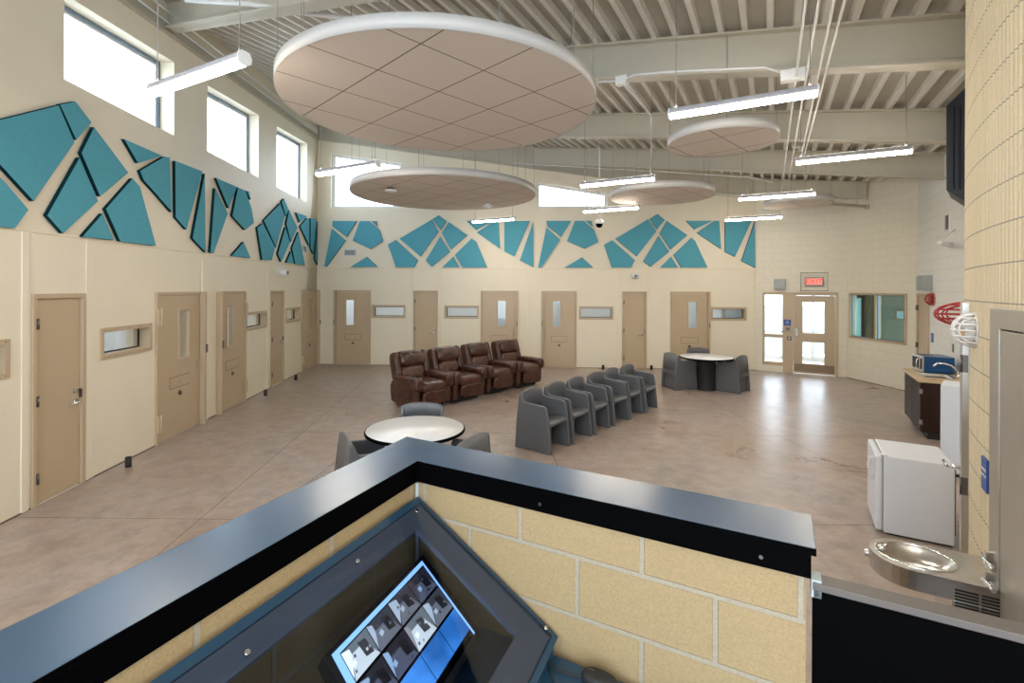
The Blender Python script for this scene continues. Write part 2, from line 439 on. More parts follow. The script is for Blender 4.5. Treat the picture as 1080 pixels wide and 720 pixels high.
for tl, tr, brt, bll in (((68, -6), (184, 66), (184, 143), (68, 84)), ((219, 90), (273, 121.5), (273, 186.5), (219, 161)), ((292, 133), (324, 151.5), (324, 212), (292, 199.5))):
    a = WL.pix(*tl); b = WL.pix(*tr); c = WL.pix(*brt); d = WL.pix(*bll); zb = (c[1]+d[1])/2
    LW.append([(a[0], zb), (b[0], zb), (b[0], b[1]), (a[0], a[1])])
# a repeat of the same window further along, beside the station
w0 = LW[0]; dx = 4.3
LW.append([(x-dx, z if i < 2 else z-.30) for i, (x, z) in enumerate(w0)])
BW = []
for tl, tr, brt, bll in (((349, 161), (423, 171.5), (423, 219), (349, 219)), ((457, 176), (531, 186.5), (531, 219), (457, 219)), ((566, 191), (641, 203), (641, 219), (566, 219))):
    a = WB.pix(*tl); b = WB.pix(*tr); c = WB.pix(*brt); zb = c[1]
    BW.append([(a[0], zb), (b[0], zb), (b[0], b[1]), (a[0], a[1])])
wall(WL, 'wall_left', M_wall, dh(WL, left_doors)+sh(WL, left_slots)+LW, .32, 'cream left wall with clerestory windows and cell doors')
wall(WB, 'wall_back', M_wall, dh(WB, back_doors)+sh(WB, back_slots)+BW, .32, 'cream back wall of cell doors under teal panels')
# exit wall
ex0, ex1 = WE.sx(804, 400), WE.sx(884, 400)
wall(WE, 'wall_exit', M_cmu, [rect(ex0, ex1, .004, 2.19)], .2, 'cream painted block wall around the exit door')
ww0, ww1 = WW.sx(895.5), WW.sx(956.5)
zt = WW.pix(895.5, 308.5)[1]; zb = WW.pix(895.5, 356.0)[1]
wall(WW, 'wall_window', M_cmu, [rect(ww0, ww1, zb, zt)], .2, 'cream painted block wall with the two pane window')
kd0, kd1 = .02, WK.sx(980.5, 340)
wall(WK, 'wall_kitchenette', M_cmuw, [rect(kd0, kd1, .004, 2.19)], .2, 'white painted block wall behind the kitchenette sink')

# ledge and panel joints: lower wall sits proud of the upper wall
ZL = 2.83
tn = [2]
def trim(fr, x0, x1, z0, z1, d=.012, mt=None, label='raised vertical joint strip on the cream wall'):
    o = MB().b(0, x1-x0, -d, .01, z0, z1).build('trim_%d' % tn[0], mt or M_wall, loc=fr.w(x0, 0, 0), rz=fr.a, bevel=.004); tn[0] += 1
    return tag(o, label, 'trim', kind='structure')
trim(WL, 2, WL.L-.02, ZL-.012, ZL+.012, .014, label='thin horizontal ledge line across the left wall')
trim(WB, .02, WB.L, ZL-.012, ZL+.012, .014, label='thin horizontal ledge line across the back wall')
for a, b in ((22, 30), (90, 98), (212.5, 219), (281.5, 284)): trim(WL, *span(WL, a, b), 0.0, ZL)
for a, b in ((433, 435), (463.3, 465.5), (554, 558.5), (651, 654.5), (683.5, 686), (794, 796.5)): trim(WB, *span(WB, a, b), 0, ZL)
M_base = mat('base_sealant', (.16, .10, .07), .7)
def baseb(fr, x0, x1, side):
    o = MB().b(0, x1-x0, -.012, .0, 0, .012).build('baseboard_'+side, M_base, loc=fr.w(x0, 0, 0), rz=fr.a)
    tag(o, 'thin dark sealant line where the wall meets the floor', 'baseboard', kind='structure')
def bases(fr, doors, side, xs=0):
    x = xs
    for a, b, *_ in doors:
        s0, s1 = span(fr, a, b); baseb(fr, x, s0-.01, side); x = s1+.01
    baseb(fr, x, fr.L-.01, side)
bases(WL, left_doors, 'left', 6); bases(WB, back_doors, 'back')
baseb(WW, .02, WW.L, 'window'); baseb(WK, kd1+.03, WK.L-.4, 'kitchenette')

# cells behind the walls: pale back walls that catch the daylight
def cellwall(fr, x0, x1, d, name):
    mb = MB(); mb.b(0, x1-x0, d, d+.1, 0, 2.7)
    x = 0
    while x < x1-x0: mb.b(x, x+.1, .33, d, 0, 2.7); x += 2.9
    mb.b(x1-x0-.02, x1-x0, .33, d, 0, 2.7); mb.b(0, x1-x0, .33, 1.5, 2.7, 2.74)  # partial roof added over the cells, open at the rear, dims the daylight
    o = mb.build(name, M_cell, loc=fr.w(x0, 0, 0), rz=fr.a); return tag(o, 'pale painted interior walls of the cells', 'wall', kind='structure')
cellwall(WL, 5.5, WL.L-.1, 2.4, 'wall_cells_left'); cellwall(WB, .2, WB.L-.1, 2.4, 'wall_cells_back')

# ---------------------------------------------------------------- doors
dn = [1]
def plain_door(fr, x0, x1, hinge, label):
    w = x1-x0; r_ = root('door_%d' % dn[0], fr.w(x0, 0, 0), fr.a, label, 'door', kind='structure'); dn[0] += 1
    f = MB(); j = .05
    f.pr([(0, 0), (j, 0), (j, DT-j), (w-j, DT-j), (w-j, 0), (w, 0), (w, DT), (0, DT)], -.02, .12)
    f.build('door_frame', M_tan, r_, bevel=.003)
    MB().b(j+.004, w-j-.004, .012, .055, .012, DT-j-.004).build('door_leaf', M_tan, r_, bevel=.003)
    MB().b(j-.001, w-j+.001, .06, .1, 0, DT-j+.001).build('door_stop', M_tandark, r_)
    hx = j if hinge == 'L' else w-j; lx = w-j-.07 if hinge == 'L' else j+.07; sg = -1 if hinge == 'L' else 1
    for z in (.28, 1.08, 1.88):
        h = MB(); h.b(hx-.012, hx+.012, -.026, .012, z-.055, z+.055); h.cyl((hx, -.03, z-.055), (hx, -.03, z+.055), .009)
        h.build('hinge', M_dsteel, r_)
    h = MB(); h.cyl((lx, .012, .96), (lx, -.008, .96), .028); h.cyl((lx, -.008, .96), (lx, -.05, .96), .009)
    h.tube([(lx, -.05, .96), (lx+sg*.03, -.055, .962), (lx+sg*.15, -.052, .955)], .013); h.build('lever_handle', M_chrome, r_)
    MB().cyl((lx, .012, 1.08), (lx, -.008, 1.08), .022).cyl((lx, -.006, 1.08), (lx, -.012, 1.08), .012).build('deadbolt', M_steel, r_)
    MB().b(lx-sg*.06-.004, lx-sg*.06+.004, -.021, .01, 1.0, 1.1).build('strike_plate', M_dsteel, r_)
    return r_
def cell_door(fr, x0, x1, hinge, label, post=.05):
    w = x1-x0; r_ = root('door_%d' % dn[0], fr.w(x0, 0, 0), fr.a, label, 'door', kind='structure'); dn[0] += 1
    X = (lambda x: x) if hinge == 'R' else (lambda x: w-x)         # written for hinges on the right
    def bx(mb, a, b, *q, mi=0): mb.b(min(X(a), X(b)), max(X(a), X(b)), *q, mi=mi); return mb
    j = .045
    f = MB(); f.pr([(0, 0), (j, 0), (j, DT-j), (w-j, DT-j), (w-j, 0), (w, 0), (w, DT), (0, DT)], -.03, .3); f.build('door_frame', M_tan, r_, bevel=.003)
    bx(MB(), 0, .06, -.10, -.03, 0, DT).build('lock_post', M_tan, r_, bevel=.003)
    k = w/1.06
    wx0, wx1 = sorted((X(.315*k), X(.60*k))); wz0, wz1 = 1.14, 1.93
    lf = MB(); lf.plate(rect(j+.004, w-j-.004, .012, DT-j-.004), [rect(wx0+.02, wx1-.02, wz0+.02, wz1-.02)], -.012, .045)
    lf.build('door_leaf', M_tan, r_, bevel=.002)
    MB().plate(rect(wx0-.01, wx1+.01, wz0-.01, wz1+.01), [rect(wx0+.03, wx1-.03, wz0+.03, wz1-.03)], -.028, -.012).build('window_bead', M_tan, r_, bevel=.003)
    MB().b(wx0+.02, wx1-.02, .012, .018, wz0+.02, wz1-.02).build('glass_pane', M_glass, r_)
    s0, s1 = sorted((X(.30*k), X(.77*k)))
    sl = MB(); sl.plate(rect(s0, s1, .73, .905), [rect(s0+.008, s1-.008, .738, .897)], -.015, -.011); sl.build('slot_gap', M_tandark, r_)
    sl = MB(); sl.b(s0+.009, s1-.009, -.018, -.012, .739, .896); sl.build('food_slot', M_tan, r_, bevel=.002)
    kx = X(.54*k)
    MB().cyl((kx, -.018, .815), (kx, -.03, .815), .018).build('slot_lock', M_steel, r_)
    MB().cyl((kx, -.012, .64), (kx, -.028, .64), .038, .032, 16).cyl((kx, -.028, .64), (kx, -.04, .64), .014).build('cylinder_lock', M_dsteel, r_)
    hd = MB(); bx(hd, .055, .165, -.016, -.011, .90, 1.09)
    hx = X(.125); hd.tube([(hx, -.015, .92), (hx, -.055, .93), (hx, -.06, .99), (hx, -.055, 1.05), (hx, -.015, 1.06)], .009)
    hd.build('pull_handle', M_tan, r_, bevel=.002)
    bx(MB(), .008, .03, -.125, -.10, 1.18, 1.32).build('lock_knob', M_dsteel, r_, bevel=.004)
    for z in (.30, 1.83):
        h = MB(); bx(h, w-.17, w-.05, -.02, -.011, z-.10, z+.10); bx(h, w-.07, w-.005, -.055, -.03, z-.12, z+.12)
        h.cyl((X(w-.045), -.062, z-.13), (X(w-.045), -.062, z+.13), .014)
        for q in (-.05, .02): h.cyl((X(w-.14), -.021, z+q), (X(w-.14), -.027, z+q), .010)
        h.build('hinge', M_tan, r_, bevel=.002)
    return r_
names = {0: 'nearest plain', }
lab_l = ['tan storage door nearest the camera on the left wall', 'nearer tan cell door with narrow window on the left wall', 'middle tan cell door on the left wall with its lock post on the left',
         'far plain tan door on the left wall', 'tan cell door beside the far left corner']
lab_b = ['tan cell door at the left end of the back wall', 'plain tan door behind the left recliner', 'tan cell door behind the rightmost recliner', 'tan cell door just right of the recliners',
         'plain tan door behind the row of grey chairs', 'tan cell door behind the far round table']
for (a, b, t, h), l in zip(left_doors, lab_l): (plain_door if t == 'plain' else cell_door)(WL, *span(WL, a, b), h, l)
for (a, b, t, h), l in zip(back_doors, lab_b): (plain_door if t == 'plain' else cell_door)(WB, *span(WB, a, b), h, l)
# cell windows
wn = [1]
def slot_window(fr, x0, x1, label):
    w = x1-x0; h = Z1S-Z0S; r_ = root('window_%d' % wn[0], fr.w(x0, 0, Z0S), fr.a, label, 'window', kind='structure'); wn[0] += 1
    f = MB(); f.plate(rect(0, w, 0, h), [rect(.055, w-.055, .055, h-.055)], -.018, 0)
    f.plate(rect(.031, w-.031, .031, h-.031), [rect(.055, w-.055, .055, h-.055)], 0, .2)
    f.build('window_frame', M_tan, r_, bevel=.002)
    s = MB()
    for i in range(5):
        for z in (.027, h-.027): s.cyl((.05+(w-.1)*i/4, -.018, z), (.05+(w-.1)*i/4, -.022, z), .006, seg=6)
    s.build('screws', M_tandark, r_)
    MB().plate(rect(.055, w-.055, .055, h-.055), [rect(.07, w-.07, .07, h-.07)], .12, .14).build('gasket', M_blackm, r_)
    MB().b(.055, w-.055, .126, .134, .055, h-.055).build('glass_pane', M_glass, r_)
for (a, b), l in zip(left_slots, ('slot window at the very left edge', 'slot window between the storage door and nearer cell door', 'slot window right of the middle left cell door', 'slot window beside the farthest left cell door')):
    slot_window(WL, *span(WL, a, b), l)
for (a, b), l in zip(back_slots, ('slot window right of the leftmost back cell door', 'slot window above the third recliner', 'slot window right of the cell door beside the recliners', 'slot window behind the far round table')):
    slot_window(WB, *span(WB, a, b), l)
# clerestory windows
def clerestory(fr, h, depth, label, mf=None):
    (xa, zb), (xb, _), (_, ztb), (_, zta) = h
    r_ = root('window_%d' % wn[0], fr.w(xa, depth, zb), fr.a, label, 'window', kind='structure'); wn[0] += 1
    w = xb-xa; ta = zta-zb; tb = ztb-zb; g = .05; sl = (tb-ta)/w
    out = [(0, 0), (w, 0), (w, tb), (0, ta)]
    def inn(g, d): return [(g, g), (w-g, g), (w-g, ta+sl*(w-g)-g), (g, ta+sl*g-g)]
    MB().plate(out, [inn(g, 0)], 0, .07).build('window_frame', mf or M_alum, r_, bevel=.004)
    MB().plate(inn(g, 0), [inn(g+.03, 0)], .02, .05).build('sash', M_white, r_)
    mb = MB(); mb.pr(inn(g+.02, 0), .032, .038); mb.build('glass_pane', M_glass, r_)
for h, l in zip(LW, ('large clerestory window nearest the camera on the left wall', 'second clerestory window on the left wall', 'clerestory window nearest the left corner', 'clerestory window beside the officer station')): clerestory(WL, h, .2, l)
for h, l in zip(BW, ('clerestory window at the left end of the back wall', 'clerestory window behind the middle ceiling cloud', 'clerestory window right of the middle ceiling cloud')): clerestory(WB, h, .12, l, M_white)

# perimeter channel + conduit along the tops of the left and back walls
def channel(fr, A, B, name, label, hh=.5, d=.16):
    (xa, za), (xb, zb_) = A, B
    r_ = root(name, fr.w(0, 0, 0), fr.a, label, 'beam', kind='structure')
    m_ = MB()
    def bar(y0, y1, o0, o1):
        m_.add([(x, y, z+o) for x, z in (A, B) for o in (o0, o1) for y in (y0, y1)], [(0, 1, 3, 2), (4, 5, 7, 6), (0, 1, 5, 4), (2, 3, 7, 6), (0, 2, 6, 4), (1, 3, 7, 5)])
    bar(-d, -.001, 0, .022); bar(-.02, -.001, .022, hh); m_.build('flange', M_beam, r_)
    return r_
A = WL.pix(124, 0); B = WL.pix(333, 147.5); sl = (B[1]-A[1])/(B[0]-A[0])
channel(WL, (A[0]-7, A[1]-7*sl), (WL.L-.02, B[1]+sl*(WL.L-.02-B[0])), 'beam_5', 'pale steel ledge angle along the top of the left wall', .2, .07)
A2 = WB.pix(340, 148.5); B2 = WB.pix(628, 187)
sl2 = (B2[1]-A2[1])/(B2[0]-A2[0])
channel(WB, (.02, A2[1]-sl2*A2[0]), (WB.L-.02, B2[1]+sl2*(WB.L-B2[0])), 'beam_6', 'sloping cream beam along the top of the back wall', .6, .12)
cn = MB()
for off, dd in ((.10, -.14), (.19, -.22)):
    cn.tube([WL.w(x, dd, A[1]+sl*(x-A[0])+off) for x in (A[0]-7, A[0], B[0]-.3)], .016, 8)
o = cn.build('conduit', M_white); tag(o, 'pair of white conduits along the top of the left wall', 'pipe')

# ---------------------------------------------------------------- teal acoustic panels
def panels(fr, lst, gname, wname):
    n = len(lst)
    for i, poly in enumerate(lst):
        pts = [fr.pix(*p) for p in poly]
        cx = sum(p[0] for p in pts)/len(pts); cz = sum(p[1] for p in pts)/len(pts)
        yield i, pts, cx, cz
def A4(ox, oy, *p): return [(ox+a/4, oy+b/4) for a, b in p]
c6 = lambda *p: A4(270, 180, *p); c7 = lambda *p: A4(540, 180, *p)
BP = [c6((325, 212), (427, 213), (385, 280), (325, 235)), c6((322, 245), (380, 295), (300, 405), (290, 405)), c6((440, 213), (478, 213), (522, 250), (537, 297), (485, 330), (410, 295)),
      c6((488, 213), (510, 213), (513, 236)), c6((470, 363), (515, 406), (400, 406)), c6((558, 312), (592, 293), (685, 378), (668, 407), (593, 407)), c6((607, 287), (742, 207), (770, 258), (695, 362)),
      c6((745, 205), (772, 188), (805, 212), (780, 250)), c6((815, 217), (892, 273), (823, 333), (785, 262)), c6((778, 278), (820, 342), (742, 406), (718, 378)), c6((833, 362), (858, 407), (787, 407)),
      c6((910, 286), (930, 300), (976, 408), (873, 408), (840, 355)), c6((888, 212), (1000, 213), (928, 250)), c6((932, 260), (1000, 217), (1024, 217), (1031, 330)),
      c6((1048, 215), (1155, 212), (1090, 362), (1048, 340)), c7((90, 215), (90, 407), (33, 378)),
      c7((145, 212), (250, 212), (208, 280), (148, 233)), c7((145, 240), (203, 292), (125, 408), (110, 408)), c7((265, 212), (303, 212), (345, 250), (364, 300), (307, 330), (232, 297)),
      c7((312, 212), (335, 212), (340, 236)), c7((295, 365), (342, 408), (222, 408)), c7((388, 312), (422, 293), (518, 378), (502, 408), (420, 408)), c7((435, 287), (573, 205), (608, 255), (525, 362)),
      c7((580, 203), (612, 183), (643, 208), (610, 248)), c7((652, 213), (738, 272), (668, 333), (622, 265)), c7((617, 275), (662, 342), (583, 406), (553, 382)), c7((670, 363), (698, 408), (625, 408)),
      c7((755, 283), (770, 295), (823, 408), (712, 408), (680, 355)), c7((732, 212), (845, 212), (768, 248)), c7((778, 262), (850, 212), (872, 212), (880, 330)),
      c7((897, 213), (1008, 213), (938, 363), (897, 343)), c7((1022, 215), (1024, 410), (966, 380))]
BL = ['teal triangle panel at top left corner of the back wall', 'teal pointed panel at lower left end of the back wall, left of the vent', 'teal six-sided panel above the back wall vent', 'tiny teal triangle right above the panel over the vent',
      'low teal triangle just below and right of the wall vent', 'teal five-sided panel low, left foot of the peaked group under the middle cloud', 'large teal panel rising to the peak under the middle cloud', 'small teal kite panel at the peak under the middle cloud',
      'teal four-sided panel right of the peak under the middle cloud', 'teal diamond panel low in the middle of the left peaked group', 'small low teal triangle right of the left peaked group centre', 'wide teal panel at the right foot of the left peaked group',
      'flat teal triangle left of the short pendant light tube', 'teal panel below the short central pendant light', 'teal panel with pointed bottom, above the rightmost recliner and cell door', 'slim teal triangle left of the column gap at mid back wall',
      'teal top panel left of the hanging dome camera', 'slim teal panel low, above the cell door beside the recliners', 'teal six-sided panel just left of the dome camera', 'tiny teal triangle immediately beside the dome camera',
      'low teal triangle below the dome camera', 'teal five-sided panel at left foot of the right peaked group', 'large teal panel rising to the right peak', 'small teal kite at the right peak',
      'teal four-sided panel right of the right peak', 'teal diamond low in the centre of the right peaked group', 'small low teal triangle above the plain door behind the grey chairs', 'wide teal panel at right foot of the right peaked group',
      'flat teal triangle left of the far right pendant lights', 'teal panel pointing down right, above the far table', 'teal pointed panel third from the right end of the back wall', 'slim teal triangle at the right end of the back wall']
LP = [[(-30, 132), (0, 125), (57, 111), (74, 150), (30.5, 212), (0, 179), (-30, 148)], [(58.5, 110), (75, 107), (92, 129), (76, 147.5)], [(-30, 165), (0, 192), (25, 221), (10.5, 240.5), (-30, 236)], [(95, 134), (131.5, 182), (101.5, 207), (81.5, 161)],
      [(79.5, 166), (99, 212), (62, 246), (45, 227)], [(104, 225), (116, 253), (82.5, 249.5)], [(136, 188), (144, 197), (161, 259), (123, 254.5), (107.5, 220)], [(127, 146.5), (167.5, 164), (142, 172)],
      [(144, 180), (170, 165), (175.5, 166), (178, 223.5), (160, 203), (148, 190)], [(181.5, 169.5), (210.5, 180.5), (193.5, 242), (182, 229)], [(213, 183), (214, 266), (200, 251)], [(225, 187.5), (247.5, 197), (238.5, 219.5)],
      [(224, 198.5), (237.5, 225), (222.5, 267), (219, 266)], [(248.5, 197.5), (256.5, 201), (263, 220), (265.5, 235), (256, 242.5), (242.5, 227.5)], [(257.5, 201), (260.5, 202), (262, 210.5)], [(254.5, 255), (262, 272), (242, 269.5)],
      [(269, 240), (275, 235.5), (288, 261), (284.5, 274.5), (274.5, 274)], [(276, 232.5), (293.5, 214.5), (298.5, 228), (289, 261)], [(295, 212.5), (297.5, 209.5), (302.5, 221), (299.5, 228)], [(303, 221.5), (312, 240), (305, 255), (300, 236)],
      [(299, 239.5), (304, 255.5), (294.5, 276), (291, 267.5)], [(305, 265), (308, 277.5), (300, 277)], [(313, 244.5), (320, 279.5), (309.5, 278), (306, 261.5)], [(310.5, 224), (322, 228), (314.5, 234.5)],
      [(314.8, 238.5), (322, 229.8), (324.5, 230.5), (324.5, 259)], [(326, 230), (332.5, 231.5), (329, 268), (325.8, 261)], [(333.4, 233.5), (333.4, 279.5), (330.4, 273)]]
LLb = ['large teal panel cut by the left picture edge', 'small teal kite panel at the top of the nearest peak on the left wall', 'teal panel low at the left picture edge', 'teal panel right of the nearest peak on the left wall',
       'long teal panel low in the centre of the nearest group', 'low teal triangle above the storage door', 'wide teal panel at the right foot of the nearest left wall group', 'flat teal triangle below the largest clerestory window',
       'teal panel between the flat triangle and the pointed long panel', 'long teal panel pointing down above the nearer cell door', 'tall slim teal triangle on the left wall', 'small teal triangle at top, above the middle left cell door',
       'tall slim teal panel above the middle left cell door', 'teal six-sided panel below the second clerestory window', 'tiny teal sliver above the six-sided panel', 'low teal triangle above the left wall slot window',
       'teal five-sided panel at the left foot of the far peak', 'teal panel rising to the far peak of the left wall', 'small teal kite at the far peak of the left wall', 'narrow teal panel right of the far peak',
       'narrow teal diamond low in the far peaked group', 'tiny low teal triangle in the far group', 'teal panel at the right foot of the far left wall group', 'tiny teal triangle near the left wall vent',
       'narrow teal panel above the left wall vent', 'narrow pointed teal panel near the corner', 'slimmest teal triangle right in the far left corner']
for fr, lst, labs, g in ((WB, BP, BL, 'teal acoustic panels across the back wall'), (WL, LP, LLb, 'teal acoustic panels across the left wall')):
    for i, pts, cx, cz in panels(fr, lst, g, ''):
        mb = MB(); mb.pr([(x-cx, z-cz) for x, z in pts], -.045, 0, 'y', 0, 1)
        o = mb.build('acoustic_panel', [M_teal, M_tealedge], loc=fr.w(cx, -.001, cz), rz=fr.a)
        tag(o, labs[i], 'acoustic panel', g)

# ---------------------------------------------------------------- ceiling clouds
def cloud(cx, cy, z, R, th, label, rot=PI/4, ncab=8, off=(0, 0)):
    r_ = root('ceiling_cloud', (cx, cy, z), rot, label, 'ceiling cloud', 'round suspended ceiling clouds')
    m_ = MB(); m_.lathe([(R-.012, .004), (R, 0), (R, th), (R-.012, th)], 96); m_.build('rim', M_rim, r_)
    t = MB(); n = 96; t.add([((R-.01)*math.cos(2*PI*i/n)+off[0], (R-.01)*math.sin(2*PI*i/n)+off[1], 0) for i in range(n)], [tuple(range(n))])
    t.add([((R-.012)*math.cos(2*PI*i/n)+off[0], (R-.012)*math.sin(2*PI*i/n)+off[1], .1) for i in range(n)], [tuple(range(n))])
    t.build('tile_face', M_tile, r_, loc=(-off[0], -off[1], .003))
    for i in range(ncab):
        a = 2*PI*(i+.3)/ncab; x, y = (R-.03)*math.cos(a), (R-.03)*math.sin(a)
        wx = cx+x*math.cos(rot)-y*math.sin(rot); wy = cy+x*math.sin(rot)+y*math.cos(rot)
        MB().cyl((x, y, th*.5), (x, y, deck(wx, wy)-z+.01), .0035, seg=5).build('cable', M_cable, r_)
    return r_
def cloud_off(cx, cy, pa, pb, T=.63):
    # phase of the tile grid from one joint in each direction
    c, s_ = math.cos(PI/4), math.sin(PI/4)
    a = (at_z(*pa[0], 4.1)+at_z(*pa[1], 4.1))/2; b = (at_z(*pb[0], 4.1)+at_z(*pb[1], 4.1))/2
    lx = (a.x-cx)*c+(a.y-cy)*s_; ly = -(b.x-cx)*s_+(b.y-cy)*c
    return ((-lx) % T, (-ly) % T)
cloud(-.72, 4.99, 4.10, 1.55, .115, 'largest ceiling cloud, nearest the camera at upper left', ncab=12, off=cloud_off(-.72, 4.99, ((311, 125), (474, 32)), ((411, 32.5), (540, 87.5))))
cloud(-1.34, 9.70, 4.10, 1.80, .125, 'ceiling cloud hanging in front of the back wall windows', ncab=12)
cloud(2.63, 6.15, 4.10, .65, .11, 'small ceiling cloud under the beams below the long light', ncab=4, off=(.25, .1))
cloud(2.97, 9.75, 4.10, 1.0, .12, 'medium ceiling cloud above the right peaked teal group', ncab=6)
cloud(6.20, 10.6, 4.10, .66, .11, 'farthest ceiling cloud, at the right end by the exit wall', ncab=4, off=(.3, 0))
# smoke detectors under second cloud
for px, py, lab in ((412, 199, 'white smoke detector with dark base at left of the middle cloud'), (514, 215.5, 'round white smoke detector at right of the middle cloud')):
    p = at_z(px, py, 4.09)
    r_ = root('smoke_detector', (p.x, p.y, 4.10), 0, lab, 'smoke detector')
    MB().lathe([(0, 0), (.07, 0), (.08, -.02), (.08, -.03)], 24).build('detector_base', M_dsteel if px < 450 else M_white, r_)
    MB().lathe([(.075, -.03), (.11, -.035), (.10, -.06), (.05, -.075), (0, -.075)], 24).build('detector_cover', M_white, r_)

# ---------------------------------------------------------------- linear pendant lights
LT = 3.90; LL = 1.22
def light_from(pxa, pya, pxb, pyb, label, first=None):
    # 1.22 m tube parallel to the beams; solve its depth from the two ends
    ra = ray(pxa, pya); rb_ = ray(pxb, pyb)
    ka, kb = ra[0], rb_[0]; dx, dy = BD.x*LL, BD.y*LL
    Y1 = (dx-kb*dy)/(kb-ka); X1 = ka*Y1
    za = HC+ra[2]*Y1; zb_ = HC+rb_[2]*(Y1+dy)
    return Vector((X1, Y1, (za+zb_)/2)), label
lights = [light_from(162, 101, 258, 70, 'pendant tube light in front of the largest left window'),
          light_from(706, 121, 863, 97, 'largest pendant tube light, nearest right of the big cloud'),
          light_from(839, 170, 962, 157, 'pendant tube light at upper right near the dark enclosure'),
          light_from(779, 209, 860, 203.5, 'pendant tube light just above the farthest small cloud'),
          light_from(613, 192, 691, 184, 'pendant tube light above the medium cloud, left'),
          light_from(616, 221, 674, 216, 'pendant tube light in front of the dome camera rod'),
          light_from(765, 231, 825, 227.5, 'lowest pendant tube light at the right end of the teal panels'),
          light_from(335, 181, 399, 169.5, 'pendant tube light in front of the back wall left window'),
          light_from(499, 232, 543, 229, 'short looking pendant tube light at the centre back')]
def make_light(P, label):
    a = math.atan2(BD.y, BD.x)
    r_ = root('pendant_light', (P.x, P.y, P.z), a, label, 'pendant light', 'linear pendant tube lights')
    hs = MB()
    prof = [(-.050, .0), (-.052, .02), (-.04, .045), (-.025, .058), (.025, .058), (.04, .045), (.052, .02), (.050, .0)]
    hs.pr(prof, 0, LL, 'x'); hs.build('housing', M_housing, r_)
    MB().b(.04, LL-.04, -.02, .02, .0575, .0595).build('added_uplight', M_up, r_)  # added glowing strip, hidden on top of the housing, brightens the deck
    df = MB(); prof = [(-.046, .001), (-.044, -.018), (-.028, -.032), (0, -.037), (.028, -.032), (.044, -.018), (.046, .001)]
    df.pr(prof, .012, LL-.012, 'x', sm=True); df.build('diffuser', M_lamp, r_)
    e = MB()
    ep = [(-.055, .02), (-.042, .048), (-.025, .062), (.025, .062), (.042, .048), (.055, .02), (.05, -.02), (.02, -.04), (-.02, -.04), (-.05, -.02)]
    e.pr(ep, -.006, .008, 'x'); e.build('end_cap', M_white, r_); e = MB(); e.pr(ep, LL-.008, LL+.006, 'x'); e.build('end_cap', M_white, r_)
    for x in (.06, LL-.06):
        wx = P.x+x*BD.x; wy = P.y+x*BD.y
        MB().cyl((x, 0, .07), (x, 0, deck(wx, wy)-P.z+.01), .004, seg=6).cyl((x, 0, .07), (x, 0, .12), .012, .005, 8).build('cable', M_cable, r_)
    return r_
lpos = []
for P, l in lights:
    P.z = P.z*.5+LT*.5+.02; lpos.append(P); make_light(P, l)
for X, Y in ((-3.2, .6), (.2, .9), (3.2, .4)):  # out-of-view pendants added for more light around the station
    make_light(Vector((X, Y, 3.92)), 'added unseen pendant tube light above the officer station')

# ---------------------------------------------------------------- moulded chairs
def make_chair(label, group):
    # front = -y; base centre at origin
    r_ = root('moulded_chair', (0, 0, 0), 0, label, 'chair', group)
    W = .27
    prof = [(.30, 0), (.06, 0), (.04, .018), (-.04, .018), (-.06, 0), (-.31, 0), (-.285, .25), (-.262, .415), (-.268, .44), (-.238, .60), (-.218, .635), (-.17, .648), (0, .656), (.135, .664), (.158, .68), (.17, .715), (.186, .765), (.228, .765), (.275, .40)]
    for sx in (-1, 1):
        m_ = MB(); m_.pr(prof, sx*(W-.045), sx*W, 'x'); m_.build('side_panel', M_grey, r_, bevel=.014, seg=3)
    # seat with curved waterfall front
    s = MB(); n = 12
    for k in range(2): pass
    def sy(x): return -.275-.03*(1-(x/(W-.04))**2)
    xs = [-(W-.042)+(W-.042)*2*i/n for i in range(n+1)]
    top = [(x, sy(x)) for x in xs]
    rows = []
    for x in xs:
        c = 1-(x/(W-.04))**2
        rows.append([(x, .235, .425-.012*c), (x, .0, .41-.022*c), (x, -.20, .43-.014*c), (x, sy(x)+.015, .425), (x, sy(x), .405), (x, sy(x)+.01, .375-.02*(1-c)), (x, sy(x)+.04, .36), (x, .235, .36)])
    vs = [v for r0 in rows for v in r0]; m8 = 8
    fs = [(i*m8+k, (i+1)*m8+k, (i+1)*m8+(k+1) % m8, i*m8+(k+1) % m8) for i in range(n) for k in range(m8)]
    s.add(vs, fs, 0, True); s.add(vs, [tuple(range(m8)), tuple(range(n*m8, n*m8+m8))]); s.build('seat', M_grey, r_)
    # back: arched top, curved slightly in plan, recessed lower rear
    bk = MB(); n = 14
    xs = [-W+.004+(2*W-.008)*i/n for i in range(n+1)]
    vs = []
    for x in xs:
        c = 1-(x/W)**2; zt_ = .765+.048*max(c, 0)**.8; dy = .018*c
        vs += [(x, .165+dy, .40), (x, .185+dy, zt_-.02), (x, .195+dy, zt_), (x, .225+dy*.5, zt_-.004), (x, .262+dy*.4, .40)]
    m5 = 5
    bk.add(vs, [(i*m5+k, (i+1)*m5+k, (i+1)*m5+(k+1) % m5, i*m5+(k+1) % m5) for i in range(n) for k in range(m5)], 0, True)
    bk.add(vs, [tuple(range(m5)), tuple(range(n*m5, n*m5+m5))]); bk.build('backrest', M_grey, r_)
    b2 = MB(); b2.b(-W+.04, W-.04, .20, .225, .02, .42); b2.b(-.05, .05, -.12, .2, .0, .37); b2.b(-W+.04, W-.04, .225, .27, .33, .42); b2.build('base_panel', M_grey, r_, bevel=.008)
    return r_
def place(o, x, y, face):   # face = direction angle the front points to, degrees
    o.location = (x, y, 0); o.rotation_euler = (0, 0, math.radians(face)+PI/2)
